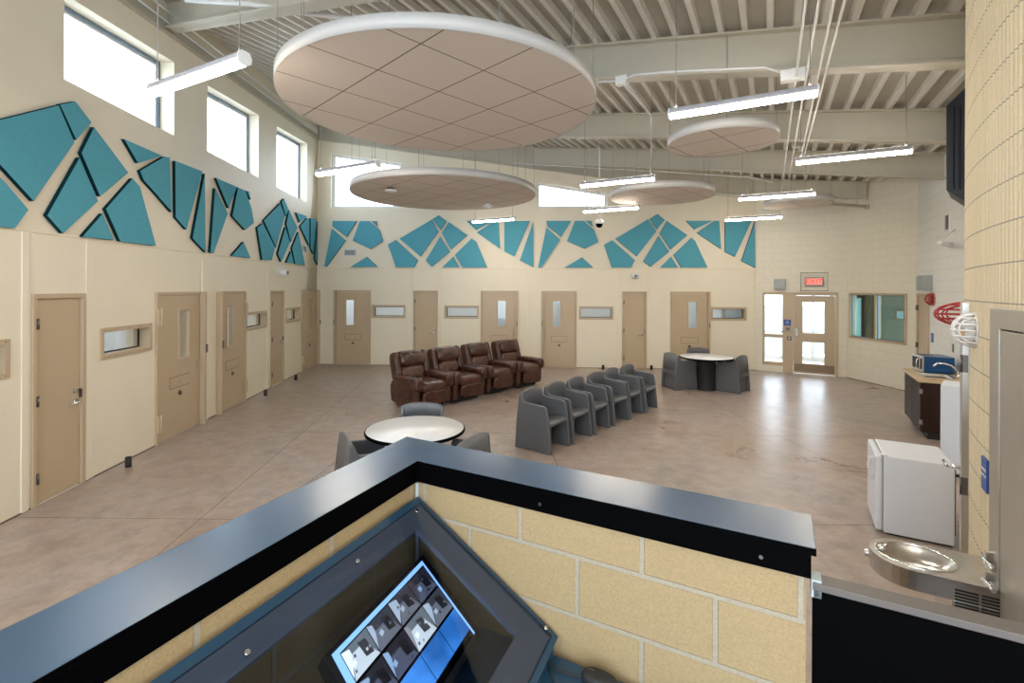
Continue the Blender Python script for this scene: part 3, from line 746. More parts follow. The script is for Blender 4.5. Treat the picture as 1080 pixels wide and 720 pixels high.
row_labels = ['grey moulded plastic armchair nearest the camera, left end of the row of six', 'second grey moulded armchair from the near left end of the row', 'third grey moulded armchair from the near end of the row',
              'fourth grey moulded armchair along the row, third from its far end', 'fifth grey moulded armchair, next to the far end of the row', 'grey moulded armchair at the far right end of the row of six']
G1 = 'row of six grey moulded chairs'
proto = make_chair(row_labels[0], G1)
# first chair centre from its floor corners
fc = Vector((.88-.305*.79+.0, 7.08-.2)); face = -37
c1 = Vector((.45, 7.02)); step = Vector((.388, .46))
for i in range(6):
    o = proto if i == 0 else copy_tree(proto)
    j = ((0, 0), (.0, .01), (-.01, 0), (.02, .02), (-.01, .0), (0, -.02))[i]
    place(o, c1.x+step.x*i*1.0+j[0], c1.y+step.y*i*1.0+j[1], face+random.uniform(-3, 3)); tag(o, row_labels[i], 'chair', G1)
for x, y, f, l, g in ((3.84, 11.2, 17, 'grey moulded armchair left of the far round table, its back to the row of chairs', 'chairs at the far table'), (4.93, 10.93, 132, 'grey moulded armchair right of the far round table, back to the camera', 'chairs at the far table'),
                      (4.62, 11.95, -95, 'grey moulded armchair behind the far round table, only its back top showing', 'chairs at the far table'),
                      (-1.46, 4.96, 30, 'grey moulded armchair left of the near round table', 'chairs at the near table'), (-.56, 4.96, 150, 'grey moulded armchair right of the near round table', 'chairs at the near table'),
                      (-1.13, 6.02, -88, 'grey moulded armchair behind the near round table, before the recliners', 'chairs at the near table')):
    o = copy_tree(proto); place(o, x, y, f); tag(o, l, 'chair', g)

# ---------------------------------------------------------------- round tables
def make_table(x, y, R, label):
    r_ = root('round_table', (x, y, 0), 0, label, 'table')
    MB().lathe([(0, .738), (R-.012, .738), (R-.012, .74), (0, .74)], 64).build('table_surface', M_tabletop, r_)
    MB().lathe([(0, .70), (R-.02, .70), (R, .71), (R+.004, .722), (R, .735), (R-.012, .7395), (R-.013, .737), (0, .737)], 64).build('table_edge', M_black, r_)
    MB().lathe([(0, 0), (.22, 0), (.215, .01), (.205, .1), (.205, .66), (.24, .70), (0, .70)], 40).build('pedestal', M_blackm, r_)
make_table(-1.045, 5.32, .535, 'near round table with pale top just beyond the counter corner')
make_table(4.40, 11.05, .58, 'far round table with pale top near the back wall')

# ---------------------------------------------------------------- recliners
def make_recliner(label, g):
    # front = -y, width x about .86
    r_ = root('recliner', (0, 0, 0), 0, label, 'recliner', g)
    def rx(a): return Matrix.Rotation(a, 4, 'X')
    b_ = MB(); b_.sell((0, .08, .20), (.36, .38, .13), .15, .15); b_.build('base', M_leather, r_)
    for sx in (-1, 1):
        a = MB(); x0, x1 = sorted((sx*.30, sx*.425))
        prof = [(.40, .10), (.10, .03), (-.36, .05), (-.40, .12), (-.41, .46), (-.30, .52), (.20, .52), (.36, .50), (.44, .40)]
        a.pr(prof, x0, x1, 'x'); arm = a.build('side_panel', M_leather, r_, bevel=.035, seg=4)
        for p in arm.data.polygons: p.use_smooth = True
        t = MB(); t.sell((sx*.362, -.06, .555), (.088, .36, .07), .6, .35); t.sell((sx*.362, -.375, .50), (.090, .095, .125), .6, .6)
        t.build('armrest', M_leather, r_)
        for k in range(4):
            pass
    s = MB(); s.sell((0, -.12, .42), (.295, .36, .105), .45, .3); s.build('seat_cushion', M_leather, r_)
    f = MB(); f.sell((0, -.44, .235), (.29, .045, .125), .5, .3); f.build('footrest', M_leather, r_)
    bk = MB(); M = rx(-.28)
    bk.sell((0, .40, .66), (.345, .10, .36), .35, .3, M=M); bk.build('backrest', M_leather, r_)
    lw_ = MB(); lw_.sell((0, .29, .60), (.265, .095, .15), .6, .45, M=M); lw_.build('lumbar_cushion', M_leather, r_)
    hp = MB(); hp.sell((0, .345, .86), (.29, .135, .155), .6, .45, M=M); hp.build('headrest', M_leather, r_)
    for sx in (-1, 1):
        w = MB(); w.sell((sx*.335, .36, .72), (.065, .11, .30), .5, .5, M=M); w.build('back_wing', M_leather, r_)
    l = MB(); l.b(-.444, -.428, -.30, -.26, .20, .36, M=Matrix.Translation((0, 0, 0)) @ Matrix.Rotation(0, 4, 'X')); l.build('recline_lever', M_blackm, r_)
    k = MB(); k.b(-.3, .3, -.3, .38, 0, .09); k.build('mechanism', M_blackm, r_)
    return r_
rl = ['brown leather recliner at the near left end of the row', 'second brown leather recliner from the left', 'third brown leather recliner, next to the far one', 'brown leather recliner at the far right end of the row']
GR = 'row of four brown recliners'
# front-right floor corners and the direction they face
fr_c = [(-1.18, 9.37), (-.565, 10.04), (.046, 10.82), (.70, 11.46)]
fa = -43
rp = None
for i, (x, y) in enumerate(fr_c):
    o = make_recliner(rl[0], GR) if i == 0 else copy_tree(rp)
    if i == 0: rp = o
    a = math.radians(fa+(0, 1, 2, 0)[i]); fx, fy = math.cos(a), math.sin(a)       # facing
    rx_, ry_ = -fy, fx                                                          # viewer's right side of the row
    cx = x-fx*.46-rx_*.34; cy = y-fy*.46-ry_*.34
    o.location = (cx, cy, 0); o.rotation_euler = (0, 0, a+PI/2); tag(o, rl[i], 'recliner', GR)

# ---------------------------------------------------------------- officer counter
CI = Vector((-.383, 1.994)); ld = Vector((-.387, -.922)).normalized(); rd = Vector((.877, -.48)).normalized()
ln = Vector((-ld.y, ld.x)); ln = ln if ln.x < 0 else -ln           # outward normals
rn = Vector((-rd.y, rd.x)); rn = rn if rn.y > 0 else -rn
def meet(o1, o2):                                                   # corner of the two offset lines
    # p = CI + ln*o1 + ld*s = CI + rn*o2 + rd*t
    a = ln*o1-rn*o2; det = ld.x*(-rd.y)+rd.x*ld.y
    s = (-a.x*(-rd.y)-rd.x*a.y)/det
    s = ((-a.x)*(-rd.y)-(-rd.x)*(-a.y))/(ld.x*(-rd.y)-(-rd.x)*ld.y)
    return CI+ln*o1+ld*s
LLn, LRn = 3.6, 1.373
def arm(o_in, o_out, z0, z1, m_, le=0, re=0, ms=None):
    pi = meet(o_in, o_in); po = meet(o_out, o_out)
    a = CI+ld*(LLn+le); b = CI+rd*(LRn+re)
    pl = [pi, a+ln*o_in, a+ln*o_out, po, b+rn*o_out, b+rn*o_in]
    m_.pr([(p.x, p.y) for p in pl], z0, z1, 'z', 0, ms)
ZC = 1.563
ct = root('counter', (0, 0, 0), 0, 'L-shaped black counter top on the tan block half wall', 'counter')
m_ = MB(); arm(0, .232, ZC-.022, ZC, m_, re=.012, ms=1); m_.build('countertop', [M_counter, M_black], ct, bevel=.002)
m_ = MB(); arm(.006, .226, ZC-.088, ZC-.022, m_); m_.build('fascia', M_black, ct)
# screws in the fascia
s = MB()
for t_ in (.55, 1.25): 
    p = CI+rd*t_+rn*.006; q = p-rn*.003; s.cyl((p.x, p.y, ZC-.06), (q.x, q.y, ZC-.06), .006, seg=8)
s.build('screws', M_dsteel, ct)
def halfwall(name, org, d, n, L, x0, label):
    # local x along d, y = outward
    a = math.atan2(d.y, d.x); sgn = 1 if (Vector((-d.y, d.x)).dot(n) > 0) else -1
    mb = MB(); mb.b(x0, L, min(sgn*.012, sgn*.212), max(sgn*.012, sgn*.212), 0, ZC-.088)
    o = mb.build(name, M_tanblock, loc=(org.x, org.y, 0), rz=a); tag(o, label, 'wall', kind='structure')
halfwall('wall_counter_right', CI, rd, rn, LRn-.012, -.02, 'tan ground face block half wall under the right counter arm')
halfwall('wall_counter_left', CI, ld, ln, LLn, -.02, 'tan block half wall under the left counter arm')
MB_ = MB(); p = meet(.012, .012)
MB_.cyl((p.x+.004, p.y-.012, .9), (p.x+.004, p.y-.012, ZC-.09), .008, seg=8); o = MB_.build('trim_%d' % tn[0], M_greybox); tn[0] += 1
tag(o, 'grey sealant bead in the inside corner of the half wall', 'trim', kind='structure')

# black half gate between counter and tower
gp = CI+rd*(LRn+.004); ga = math.atan2(rd.y, rd.x)
g = root('half_gate', (gp.x, gp.y, 0), ga, 'black half height gate beside the counter end', 'gate')
MB().b(0, 1.02, -.0, .045, .02, 1.452).build('gate_panel', M_black, g, bevel=.002)
MB().b(0, 1.03, -.006, .052, 1.452, 1.472).build('gate_cap', mat('brown_gate_cap', (.10, .085, .075), .5), g, bevel=.002)
MB().b(-.004, .02, .0, .05, 1.43, 1.478).build('cap_bracket', M_greybox, g)

# ---------------------------------------------------------------- desk + monitor console
def OB(tl, tr): return CI+ld*tl+rd*tr
dkr = root('corner_desk', (0, 0, 0), 0, 'navy laminate corner desk inside the officer station', 'desk')
dp = [OB(.01, .01)+Vector((.0, -.01)), OB(.02, 1.33), OB(.62, 1.33), OB(.72, .85), OB(2.4, .82), OB(2.4, .02)]
m_ = MB(); m_.pr([(p.x, p.y) for p in dp], .975, 1.01, 'z'); m_.build('desk_top', M_blue, dkr, bevel=.003)
for tl_, tr_ in ((.08, 1.25), (.6, .8), (2.3, .75), (2.3, .1), (.1, .15)):
    p = OB(tl_, tr_); MB().b(p.x-.025, p.x+.025, p.y-.025, p.y+.025, 0, .975).build('leg', M_black, dkr)
ZS0, TRm = 1.42, .61
SLP = (1.068-ZS0)/TRm
def PZ(tr): return ZS0+SLP*tr
P0 = Vector((*OB(0, 0), ZS0)); e1 = Vector((*ld, 0)); e2 = Vector((*rd, SLP)); NN = e1.cross(e2).normalized(); NN = NN if NN.z > 0 else -NN
def obl(px, py, off=0):            # pixel -> (tl, tr) on the console plane shifted down by off
    r = Vector(ray(px, py)); o = P0+NN*(-off); t = (o-Vector((0, 0, HC))).dot(NN)/r.dot(NN)
    p = Vector((0, 0, HC))+r*t-o
    c11, c12, c22 = e1.dot(e1), e1.dot(e2), e2.dot(e2); b1, b2 = p.dot(e1), p.dot(e2); dd = c11*c22-c12*c12
    return ((b1*c22-b2*c12)/dd, (b2*c11-b1*c12)/dd)
def OP(tl, tr, off=0): return P0+e1*tl+e2*tr-NN*off
def oslab(m_, poly, o0, o1, holes=()):
    t = MB(); t.plate(poly, list(holes), o0, o1)
    vs = [OP(v[0], v[2], v[1]) for v in t.v]; m_.add(vs, t.f)
con = root('monitor_console', (0, 0, 0), 0, 'sloping navy console under smoked glass in the counter corner', 'console')
h0 = obl(439.5, 558); h1 = obl(311, 672); h2 = obl(550, 660)
print('console opening', h0, h1, h2, obl(525, 720), obl(586, 666))
TLm = 1.25
hole = [(h0[0], h0[1]), (1.05, h0[1]), (1.05, h2[1]), (h0[0], h2[1])]
outer = [(.012, .012), (TLm, .012), (TLm, TRm), (.012, TRm)]
m_ = MB(); oslab(m_, outer, 0, .018, [hole]); m_.build('top_panel', M_slate, con)
edge = [(.004, .004), (TLm+.01, .004), (TLm+.01, TRm+.014), (.004, TRm+.014)]
m_ = MB(); oslab(m_, edge, -.004, .03, [[(.03, .03), (TLm-.01, .03), (TLm-.01, TRm-.008), (.03, TRm-.008)]]); m_.build('blue_edge', M_blue, con)
m_ = MB()
pts = [OB(.02, TRm+.005), OB(TLm, TRm+.005), OB(TLm, TRm-.015), OB(.02, TRm-.015)]
m_.pr([(p.x, p.y) for p in pts], 1.01, PZ(TRm)-.02, 'z')
q0, q1 = OB(TLm, .02), OB(TLm, TRm)
m_.add([(q0.x, q0.y, 1.01), (q1.x, q1.y, 1.01), (q1.x, q1.y, PZ(TRm)-.02), (q0.x, q0.y, ZS0-.03)], [(0, 1, 2, 3)])
m_.build('side_panel', M_blue, con)
m_ = MB(); oslab(m_, [(.028, .03), (TLm-.01, .03), (TLm-.01, TRm-.004), (.028, TRm-.004)], -.012, -.005); m_.build('glass_cover', M_darkglass, con)
for px, py in ((439.5, 539), (377, 592), (260.5, 688.5), (575.5, 662.5)):
    a, b = obl(px, py, -.012); c = OP(a, b, -.011); MB().cyl(c, c+NN*.006, .007, seg=12).build('screw', M_chrome, con)
# monitor below the glass
MO = .11
s0, s1, s2 = obl(445, 591, MO), obl(350, 690, MO), obl(498, 663, MO)
print('screen', s0, s1, s2)
S0, S1, S2 = OP(*s0, MO), OP(*s1, MO), OP(*s2, MO)
U = (S0-S1); 
U = (S0-S1)/2.15*3.0 if False else (S0-S1)
V = (S2-S0); print('screen dims', U.length, V.length)
mon = root('monitor', S1, 0, 'flat monitor showing a grid of camera views under the console glass', 'monitor')
Vl = .30 if V.length < .3 else V.length
Un = U.normalized(); Vn = (V-Un*V.dot(Un)).normalized()
SW = .50; SH = .31
Us = Un*U.length; Vs = V
org = S0-Us                                  # origin at the near top corner of the screen picture
EXT = 1.45
def SP(u, v, w=0): return (Us*u+Vs*v+NN*w)     # u 0..1 from near end to the far corner, v 0..1 down
def sbox(m_, u0, u1, v0, v1, w0, w1):
    vs = [SP(u, v, w) for w in (w0, w1) for v in (v0, v1) for u in (u0, u1)]
    m_.add(vs, [(0, 2, 3, 1), (4, 5, 7, 6), (0, 1, 5, 4), (1, 3, 7, 5), (3, 2, 6, 7), (2, 0, 4, 6)])
m_ = MB(); sbox(m_, -.05, 1.05, -.05, 1.12, -.045, -.002); m_.build('monitor_case', M_blackm, mon)
m_ = MB(); sbox(m_, 0, 1, 0, 1.05, -.002, .0); scr = m_.build('screen', emit('screen_border', (.25, .5, 1.0), .9), mon)
def flat_emit(name, col, st=1.0):
    return emit(name, col, st)
FEED = {'room': [(.10, .12, .13), (.42, .48, .50), (.62, .70, .72), (.03, .03, .035), (.20, .20, .22)],
        'dark': [(.012, .012, .018), (.05, .06, .09), (.20, .30, .42), (.004, .004, .006), (.035, .03, .04)],
        'dim': [(.03, .032, .04), (.10, .11, .13), (.30, .36, .42), (.01, .01, .012), (.06, .05, .06)]}
FM = {k: [flat_emit('camera_view_%s_%d' % (k, i), c) for i, c in enumerate(v)] for k, v in FEED.items()}
def bluemat():
    m, nt, b, out = nodes('camera_view_blue')
    c = ramp(nt, noise(nt, objco(nt), 5, 2), [(.35, (.01, .10, .34)), (.65, (.05, .25, .70))])
    b.inputs['Base Color'].default_value = (.01, .01, .01, 1); nt.links.new(c, b.inputs['Emission Color']); b.inputs['Emission Strength'].default_value = 1
    return m
FB = bluemat()
kinds = [['room', 'dim', 'dim', 'dark'], ['dark', 'dark', 'room', 'dim'], ['blue', 'blue', 'blue', 'blue']]
um, vm = .045, .05
m_ = MB(); sbox(m_, um, 1-.02, vm, 1.05, .0, .0008); m_.build('screen_mask', M_black, scr)
def fpoly(m_, u0, u1, v0, v1, pts, w, mi):
    m_.add([SP(u0+(u1-u0)*a, v0+(v1-v0)*b, w) for a, b in pts], [tuple(range(len(pts)))], mi)
rf_ = random.Random(3)
for r0 in range(3):
    for c0 in range(4):
        cw = (1-.02-um)/4; rh = (.99-vm)/3; k = kinds[r0][c0]
        bx4 = (um+cw*c0+.003, um+cw*(c0+1)-.003, vm+rh*r0+.014, vm+rh*(r0+1)-.014)
        m_ = MB(); sbox(m_, *bx4, .0008, .0014)
        if k != 'blue':
            q = rf_.uniform
            h = q(.25, .42); a, b = q(.15, .35), q(.65, .85)
            fpoly(m_, *bx4, [(0, 1), (a, h), (b, h), (1, 1)], .0017, 1)                    # floor
            fpoly(m_, *bx4, [(0, 0), (a, h*.3), (a, h), (0, .9)], .0018, 2 if q(0, 1) > .4 else 4)   # lit side wall
            x = q(.45, .6); fpoly(m_, *bx4, [(x, h*.5), (x+.28, h*.5+.08), (x+.34, .8), (x+.05, .72)], .0020, 3)   # bunk
            x = q(.1, .3); fpoly(m_, *bx4, [(x, .5), (x+.14, .45), (x+.17, .62), (x+.03, .68)], .0021, 2)
            for t in range(4):
                x, y = q(.1, .8), q(.2, .85); fpoly(m_, *bx4, [(x, y), (x+.07, y), (x+.06, y+.1), (x-.01, y+.09)], .0022, (0, 3, 4, 1)[t])
        m_.build('camera_view', [FB] if k == 'blue' else FM[k], scr)
st = OP(.42, .30, .16)-S1; MB().b(st.x-.05, st.x+.05, st.y-.05, st.y+.05, 1.01-S1.z, st.z).build('monitor_stand', M_blackm, mon)
# mouse / handset and cables on the desk
pp = at_z(632, 716, 1.03)
ms = root('computer_mouse', (pp.x, pp.y, 1.01), math.radians(60), 'black mouse on the navy desk below the tan block wall', 'mouse')
MB().sell((0, 0, .018), (.032, .058, .02), .7, .8).build('mouse_body', M_blackm, ms)
MB().b(-.004, .004, .015, .035, .034, .041).build('scroll_wheel', M_dsteel, ms)
cb = MB(); a = at_z(577, 697, 1.03); b = at_z(600, 711, 1.015); c = at_z(625, 716, 1.02)
cb.tube([a, (a+b)/2+Vector((0, 0, -.008)), b, c], .0028); cb.tube([a, at_z(582, 712, 1.016), at_z(588, 730, 1.015)], .0028)
o = cb.build('cable', M_blackm); tag(o, 'black cables trailing from the console over the desk', 'cable')

# ---------------------------------------------------------------- tower of fluted block
def tower(a0, a1, name, holes):
    FL = .0508; dth = math.degrees(FL/TR)
    mb = MB(); uvs = []
    n = int((a1-a0)/dth); ZT = 6.4
    ring = []
    for i in range(n):
        a = a0+i*dth
        for k, rr in ((.0, TR-.042), (.05, TR-.006), (.12, TR), (.48, TR), (.55, TR-.006), (.60, TR-.042)): ring.append((a+k*dth, rr))
    pts = [tw(a, r) for a, r in ring]
    vs = [(p.x, p.y, 0) for p in pts]+[(p.x, p.y, ZT) for p in pts]; m = len(pts)
    mb.add(vs, [(i, i+1, m+i+1, m+i) for i in range(m-1)])
    o = mb.build(name, M_flute)
    me = o.data; uv = me.uv_layers.new(name='UVMap')
    for l in me.loops:
        co = me.vertices[l.vertex_index].co
        an = math.atan2(co.y-TC.y, co.x-TC.x)
        if an < 0: an += 2*PI
        uv.data[l.index].uv = (an*TR, co.z)
    return tag(o, 'curved tower wall of buff fluted block at right', 'wall', kind='structure')
tower(112, 205, 'wall_tower', None)

# narrow steel door seen edge-on on the tower
e0 = tw(142.3)
dr = root('door_%d' % dn[0], (e0.x, e0.y, 0), math.radians(142.3), 'steel door frame seen edge-on on the tower', 'door', kind='structure'); dn[0] += 1
# local +x = outward from tower, y = along
MB().b(-.05, .034, -.10, .0, 0, 2.19).build('door_frame', M_steel, dr, bevel=.003)
MB().b(-.10, -.03, -.7, -.10, 0.01, 2.12).build('door_leaf', M_tan, dr)
for z in (1.02, 1.80):
    h = MB(); h.b(.004, .030, 0, .005, z-.055, z+.055); h.cyl((.036, .003, z-.055), (.036, .003, z+.055), .007, seg=8); h.build('hinge', M_dsteel, dr)
h = MB(); h.cyl((.03, -.05, 1.12), (.095, -.05, 1.12), .012, seg=10); h.tube([(.095, -.05, 1.12), (.105, -.06, 1.12), (.108, -.16, 1.12)], .011); h.build('lever_handle', M_chrome, dr)

# tall grey service door on the tower beside the fountain
q0 = tw(149.8, TR+.03); q1 = tw(160.3, TR+.03)
SDf = Fr(q0, q1)                 # x runs toward the camera; y away from the room
sd = root('door_%d' % dn[0], (q0.x, q0.y, 0), SDf.a, 'tall pale grey metal service door behind the drinking fountain', 'door', kind='structure'); dn[0] += 1
M_sd = mat('pale_grey_metal', (.46, .42, .37), .38, .35, var=.02)
W_ = SDf.L; j = .10
MB().pr([(0, 0), (j, 0), (j, 2.08), (W_-j, 2.08), (W_-j, 0), (W_, 0), (W_, 2.18), (0, 2.18)], -.02, .12).build('door_frame', M_sd, sd, bevel=.004)
MB().b(j+.006, W_-j-.006, -.015, .02, .01, 2.072).build('door_leaf', M_sd, sd, bevel=.003)
MB().b(j, W_-j, .021, .03, 0, 2.08).build('door_gap', M_blackm, sd)
for z in (.85, 1.75):
    pass
for z in (.92, .82):
    h = MB(); h.b(.035, .06, -.05, -.02, z-.04, z+.04); h.cyl((.05, -.055, z), (.16, -.055, z), .012, seg=10); h.build('hinge', M_chrome, sd)

# drinking fountain
fb = Vector((2.46, 2.56)); ftip = Vector((2.0, 2.71))
fax = Vector((-.866, .50)).normalized()                          # from the wall towards the room... local -y
fa_ = math.atan2(-fax.y, -fax.x)                                  # local +x = towards tower
fz = .80
fo = root('drinking_fountain', (2.46, 2.56, 0), fa_, 'stainless steel drinking fountain mounted by the tower', 'drinking fountain')
m_ = MB(); Wf = .185; L1 = -.29; n = 16
outl = [(.06, -Wf), (.06, Wf)]+[(L1-Wf*math.sin(PI*i/n)*.98, Wf*math.cos(PI*i/n)) for i in range(n+1)]
m_.pr(outl, fz-.10, fz, 'z'); m_.pr([(-.14, -Wf), (.06, -Wf), (.06, Wf), (-.14, Wf)], fz-.30, fz-.10, 'z')
# basin cut: draw top as ring instead
m_ = MB()
bc = (-.27, 0); rb1, rb2 = .17, .14; nb = 40
inner = [(bc[0]+rb1*math.cos(2*PI*i/nb), bc[1]+rb2*math.sin(2*PI*i/nb)) for i in range(nb)]
t = MB(); t.plate(outl, [inner], 0, .006); m_.add([(v[0], v[2], fz-v[1]) for v in t.v], t.f)
N = len(outl); m_.add([(x, y, fz) for x, y in outl]+[(x, y, fz-.10) for x, y in outl], [(i, (i+1) % N, N+(i+1) % N, N+i) for i in range(N)]+[tuple(range(N, 2*N))])
m_.build('fountain_top', M_steel, fo)
m_ = MB(); rings = [(1, 1, 0), (.93, .92, -.012), (.80, .8, -.045), (.5, .5, -.06), (0.02, .02, -.065)]
vs = [(bc[0]+rb1*a*math.cos(2*PI*i/nb), bc[1]+rb2*b*math.sin(2*PI*i/nb), fz+z) for a, b, z in rings for i in range(nb)]
m_.add(vs, [(k*nb+i, k*nb+(i+1) % nb, (k+1)*nb+(i+1) % nb, (k+1)*nb+i) for k in range(len(rings)-1) for i in range(nb)], 0, True); m_.build('basin', M_steel, fo)
m_ = MB(); m_.tube([(bc[0]+(rb1+.004)*math.cos(2*PI*i/nb), bc[1]+(rb2+.004)*math.sin(2*PI*i/nb), fz+.002) for i in range(nb)], .006, closed=True); m_.build('basin_rim', M_chrome, fo)
MB().b(-.15, .07, -Wf, Wf, fz-.36, fz-.10).build('cabinet', M_steel, fo, bevel=.006)
MB().b(.055, .075, -Wf-.005, Wf+.005, fz-.34, fz+.03).build('back_plate', M_steel, fo, bevel=.004)
sgn = -1
m_ = MB()
for i in range(9):
    for k in (0, 1):
        m_.b(-.14+.10*k, -.05+.10*k, -Wf-.003, -Wf+.001, fz-.04-.016*i-.008, fz-.04-.016*i)
m_.build('vent_grille', M_blackm, fo)
MB().lathe([(0, .04), (.018, .038), (.022, .02), (.02, 0)], 16, (-.415, -.01, fz-.01)).cyl((-.415, -.01, fz+.02), (-.39, -.01, fz+.035), .008, seg=8).build('bubbler', M_chrome, fo)
MB().cyl((-.465, .0, fz-.04), (-.495, .0, fz-.04), .02, seg=14).build('push_button', M_chrome, fo)
MB().lathe([(0, 0), (.022, 0), (.022, .003), (0, .003)], 16, (-.22, 0, fz-.062)).build('drain', M_dsteel, fo)
MB().b(-.10, .05, -.05, .05, 0.0, fz-.36).build('pipe_shroud', M_steel, fo)

# blue sign + enclosure + wire guards
def tower_item(ang, z, name, label, cat, group=None, r=TR):
    p = tw(ang, r); f_rz = math.radians(ang)+PI/2      # local -y = outward (away from centre)
    return root(name, (p.x, p.y, z), math.radians(ang)+PI/2, label, cat, group)
s = tower_item(147.35, 1.26, 'room_sign', 'blue rectangular sign on the fluted tower wall', 'sign')
MB().b(-.055, .055, -.012, .0, -.09, .09).build('sign_plate', M_bluesign, s, bevel=.003)
m_ = MB(); m_.b(-.04, .04, -.0135, -.012, .02, .035); m_.b(-.05, .05, -.0135, -.012, -.01, .0); m_.build('sign_marks', M_white, s)

def guard(o, w, h, d, mt, nb=5):
    g_ = MB()
    def arc(u0, ax):
        pts = []
        for i in range(13):
            t = PI*i/12
            e = math.sqrt(max(0, 1-u0*u0))
            if ax == 'h': pts.append((w/2*e*math.cos(t), -d*e*math.sin(t), h/2*u0))
            else: pts.append((w/2*u0, -d*e*math.sin(t), h/2*e*math.cos(t)))
        return pts
    for u in [-.72, -.36, 0, .36, .72]: g_.tube(arc(u, 'h'), .006, 6)
    for u in [-.66, -.33, 0, .33, .66]: g_.tube(arc(u, 'v'), .006, 6)
    g_.tube([(w/2*math.cos(2*PI*i/24), 0, h/2*math.sin(2*PI*i/24)) for i in range(24)], .007, 6, closed=True)
    g_.build('wire_cage', mt, o)
def alarm(o, mt):
    MB().b(-.06, .06, -.05, -.0, -.08, .08).build('alarm_body', mt, o, bevel=.006)
def on_fr(fr, px, py, name, label, cat, d=0, group=None):
    x, z = fr.pix(px, py); return root(name, fr.w(x, d, z), fr.a, label, cat, group)
a_ = on_fr(WK, 984.5, 315.5, 'wire_guard', 'small red wire guard beside the kitchenette door', 'wire guard', group='wire guards over alarm devices'); guard(a_, .30, .24, .13, M_red); alarm(a_, M_red)
p = at_y(1013, 331, 3.75)
a_ = tower_item(128.4, 2.06, 'wire_guard', 'large red wire guard standing out beside the tower edge', 'wire guard', 'wire guards over alarm devices'); guard(a_, .24, .22, .27, M_red); alarm(a_, M_red)
a_ = tower_item(144.4, 2.03, 'wire_guard', 'white wire guard over a white and amber strobe on the tower', 'wire guard', 'wire guards over alarm devices'); guard(a_, .20, .20, .105, M_whitewire)
MB().b(-.05, .05, -.05, 0, -.06, .07).build('strobe_body', M_white, a_, bevel=.006); MB().b(-.03, .03, -.062, -.05, -.045, -.015).build('strobe_lens', M_amber, a_, bevel=.004)
# dark navy enclosure high behind the tower edge
e = root('equipment_enclosure', (0, 0, 0), 0, 'dark navy metal enclosure high on the wall behind the tower edge', 'enclosure')
Ye = 5.6; pl = [at_y(998, 112, Ye), at_y(1024, 88, Ye), at_y(1024, 215, Ye), at_y(998, 200, Ye)]
bp = [v+Vector((.55, .75, 0)) for v in pl]; pl2 = [Vector(v) for v in pl]
far = [at_y(1075, 60, Ye), at_y(1075, 232, Ye)]
m_ = MB(); fr4 = [pl[0], far[0], far[1], pl[3]]
fr4[1] = Vector((pl[0].x+.62, Ye-.0, pl[1].z+.12)); fr4[2] = Vector((pl[0].x+.62, Ye, pl[2].z-.0))
fr4 = [pl[0], Vector((pl[0].x+.30, Ye, pl[0].z+.30)), Vector((pl[0].x+.62, Ye, pl[0].z+.30)), Vector((pl[0].x+.62, Ye, pl[3].z-.20)), Vector((pl[0].x+.32, Ye, pl[3].z-.20)), pl[3]]
n = 6; vs = fr4+[v+Vector((.50, .50, 0)) for v in fr4]
m_.add(vs, [tuple(range(n)), tuple(range(n, 2*n))]+[(i, (i+1) % n, n+(i+1) % n, n+i) for i in range(n)]); m_.build('enclosure_body', M_navymetal, e, bevel=.006)
m_ = MB()
for k in (.09, .16, .24): m_.b(pl[0].x+k, pl[0].x+k+.012, Ye-.012, Ye, pl[3].z, pl[0].z)
m_.build('enclosure_seam', M_navymetal, e)

# ---------------------------------------------------------------- kitchenette + white appliances
kx0 = None
def kl(p): q = Vector(p)-WK.p0; return q.dot(WK.u), q.dot(WK.n)
ka = kl((6.82, 8.53)); kb = kl((6.22, 7.46)); print('cabinet local', ka, kb)
cx0, cx1, cd = ka[0], kb[0], .66
kc = root('sink_cabinet', WK.w(cx0, 0, 0), WK.a, 'dark espresso sink base cabinet with maple top by the white block wall', 'cabinet')
w = cx1-cx0
MB().b(0, w, -cd+.03, -.01, .10, .86).build('cabinet_body', M_walnut, kc, bevel=.002)
MB().b(.03, w-.03, -cd+.10, -.01, 0, .10).build('toe_kick', M_blackm, kc)
MB().plate(rect(-.02, w+.02, -cd-.02, -.004), [rect(w*.35, w*.35+.50, -.55, -.17)], .86, .90, ax='z').build('cabinet_top', M_maple, kc, bevel=.003)
for i in range(2):
    dd = MB().b(i*w/2+.006, (i+1)*w/2-.006, -cd+.01, -cd+.03, .12, .84).build('cabinet_door', M_walnut, kc, bevel=.003)
    MB().b((i*w/2+.02) if i else (w/2-.03), (i*w/2+.03) if i else (w/2-.02), -cd-.01, -cd+.01, .58, .70).build('handle', M_chrome, dd)
    for z in (.25, .72):
        hx = 0.0 if i == 0 else w-.02
        MB().b(hx, hx+.02, -cd+.0, -cd+.04, z-.035, z+.035).build('hinge', M_steel, dd)
sk = root('sink', WK.w(cx0+w*.35, 0, .90), WK.a, 'stainless sink with gooseneck tap set in the maple top', 'sink')
MB().plate(rect(-.015, .515, -.565, -.155), [rect(.02, .48, -.53, -.20)], .001, .006, ax='z').build('sink_rim', M_steel, sk)
m_ = MB(); m_.add([(.02, -.53, 0), (.48, -.53, 0), (.48, -.2, 0), (.02, -.2, 0), (.05, -.5, -.16), (.45, -.5, -.16), (.45, -.23, -.16), (.05, -.23, -.16)], [(4, 5, 6, 7), (0, 1, 5, 4), (1, 2, 6, 5), (2, 3, 7, 6), (3, 0, 4, 7)]); m_.build('bowl', M_steel, sk)
m_ = MB(); m_.cyl((.38, -.12, 0), (.38, -.12, .06), .022, .016)
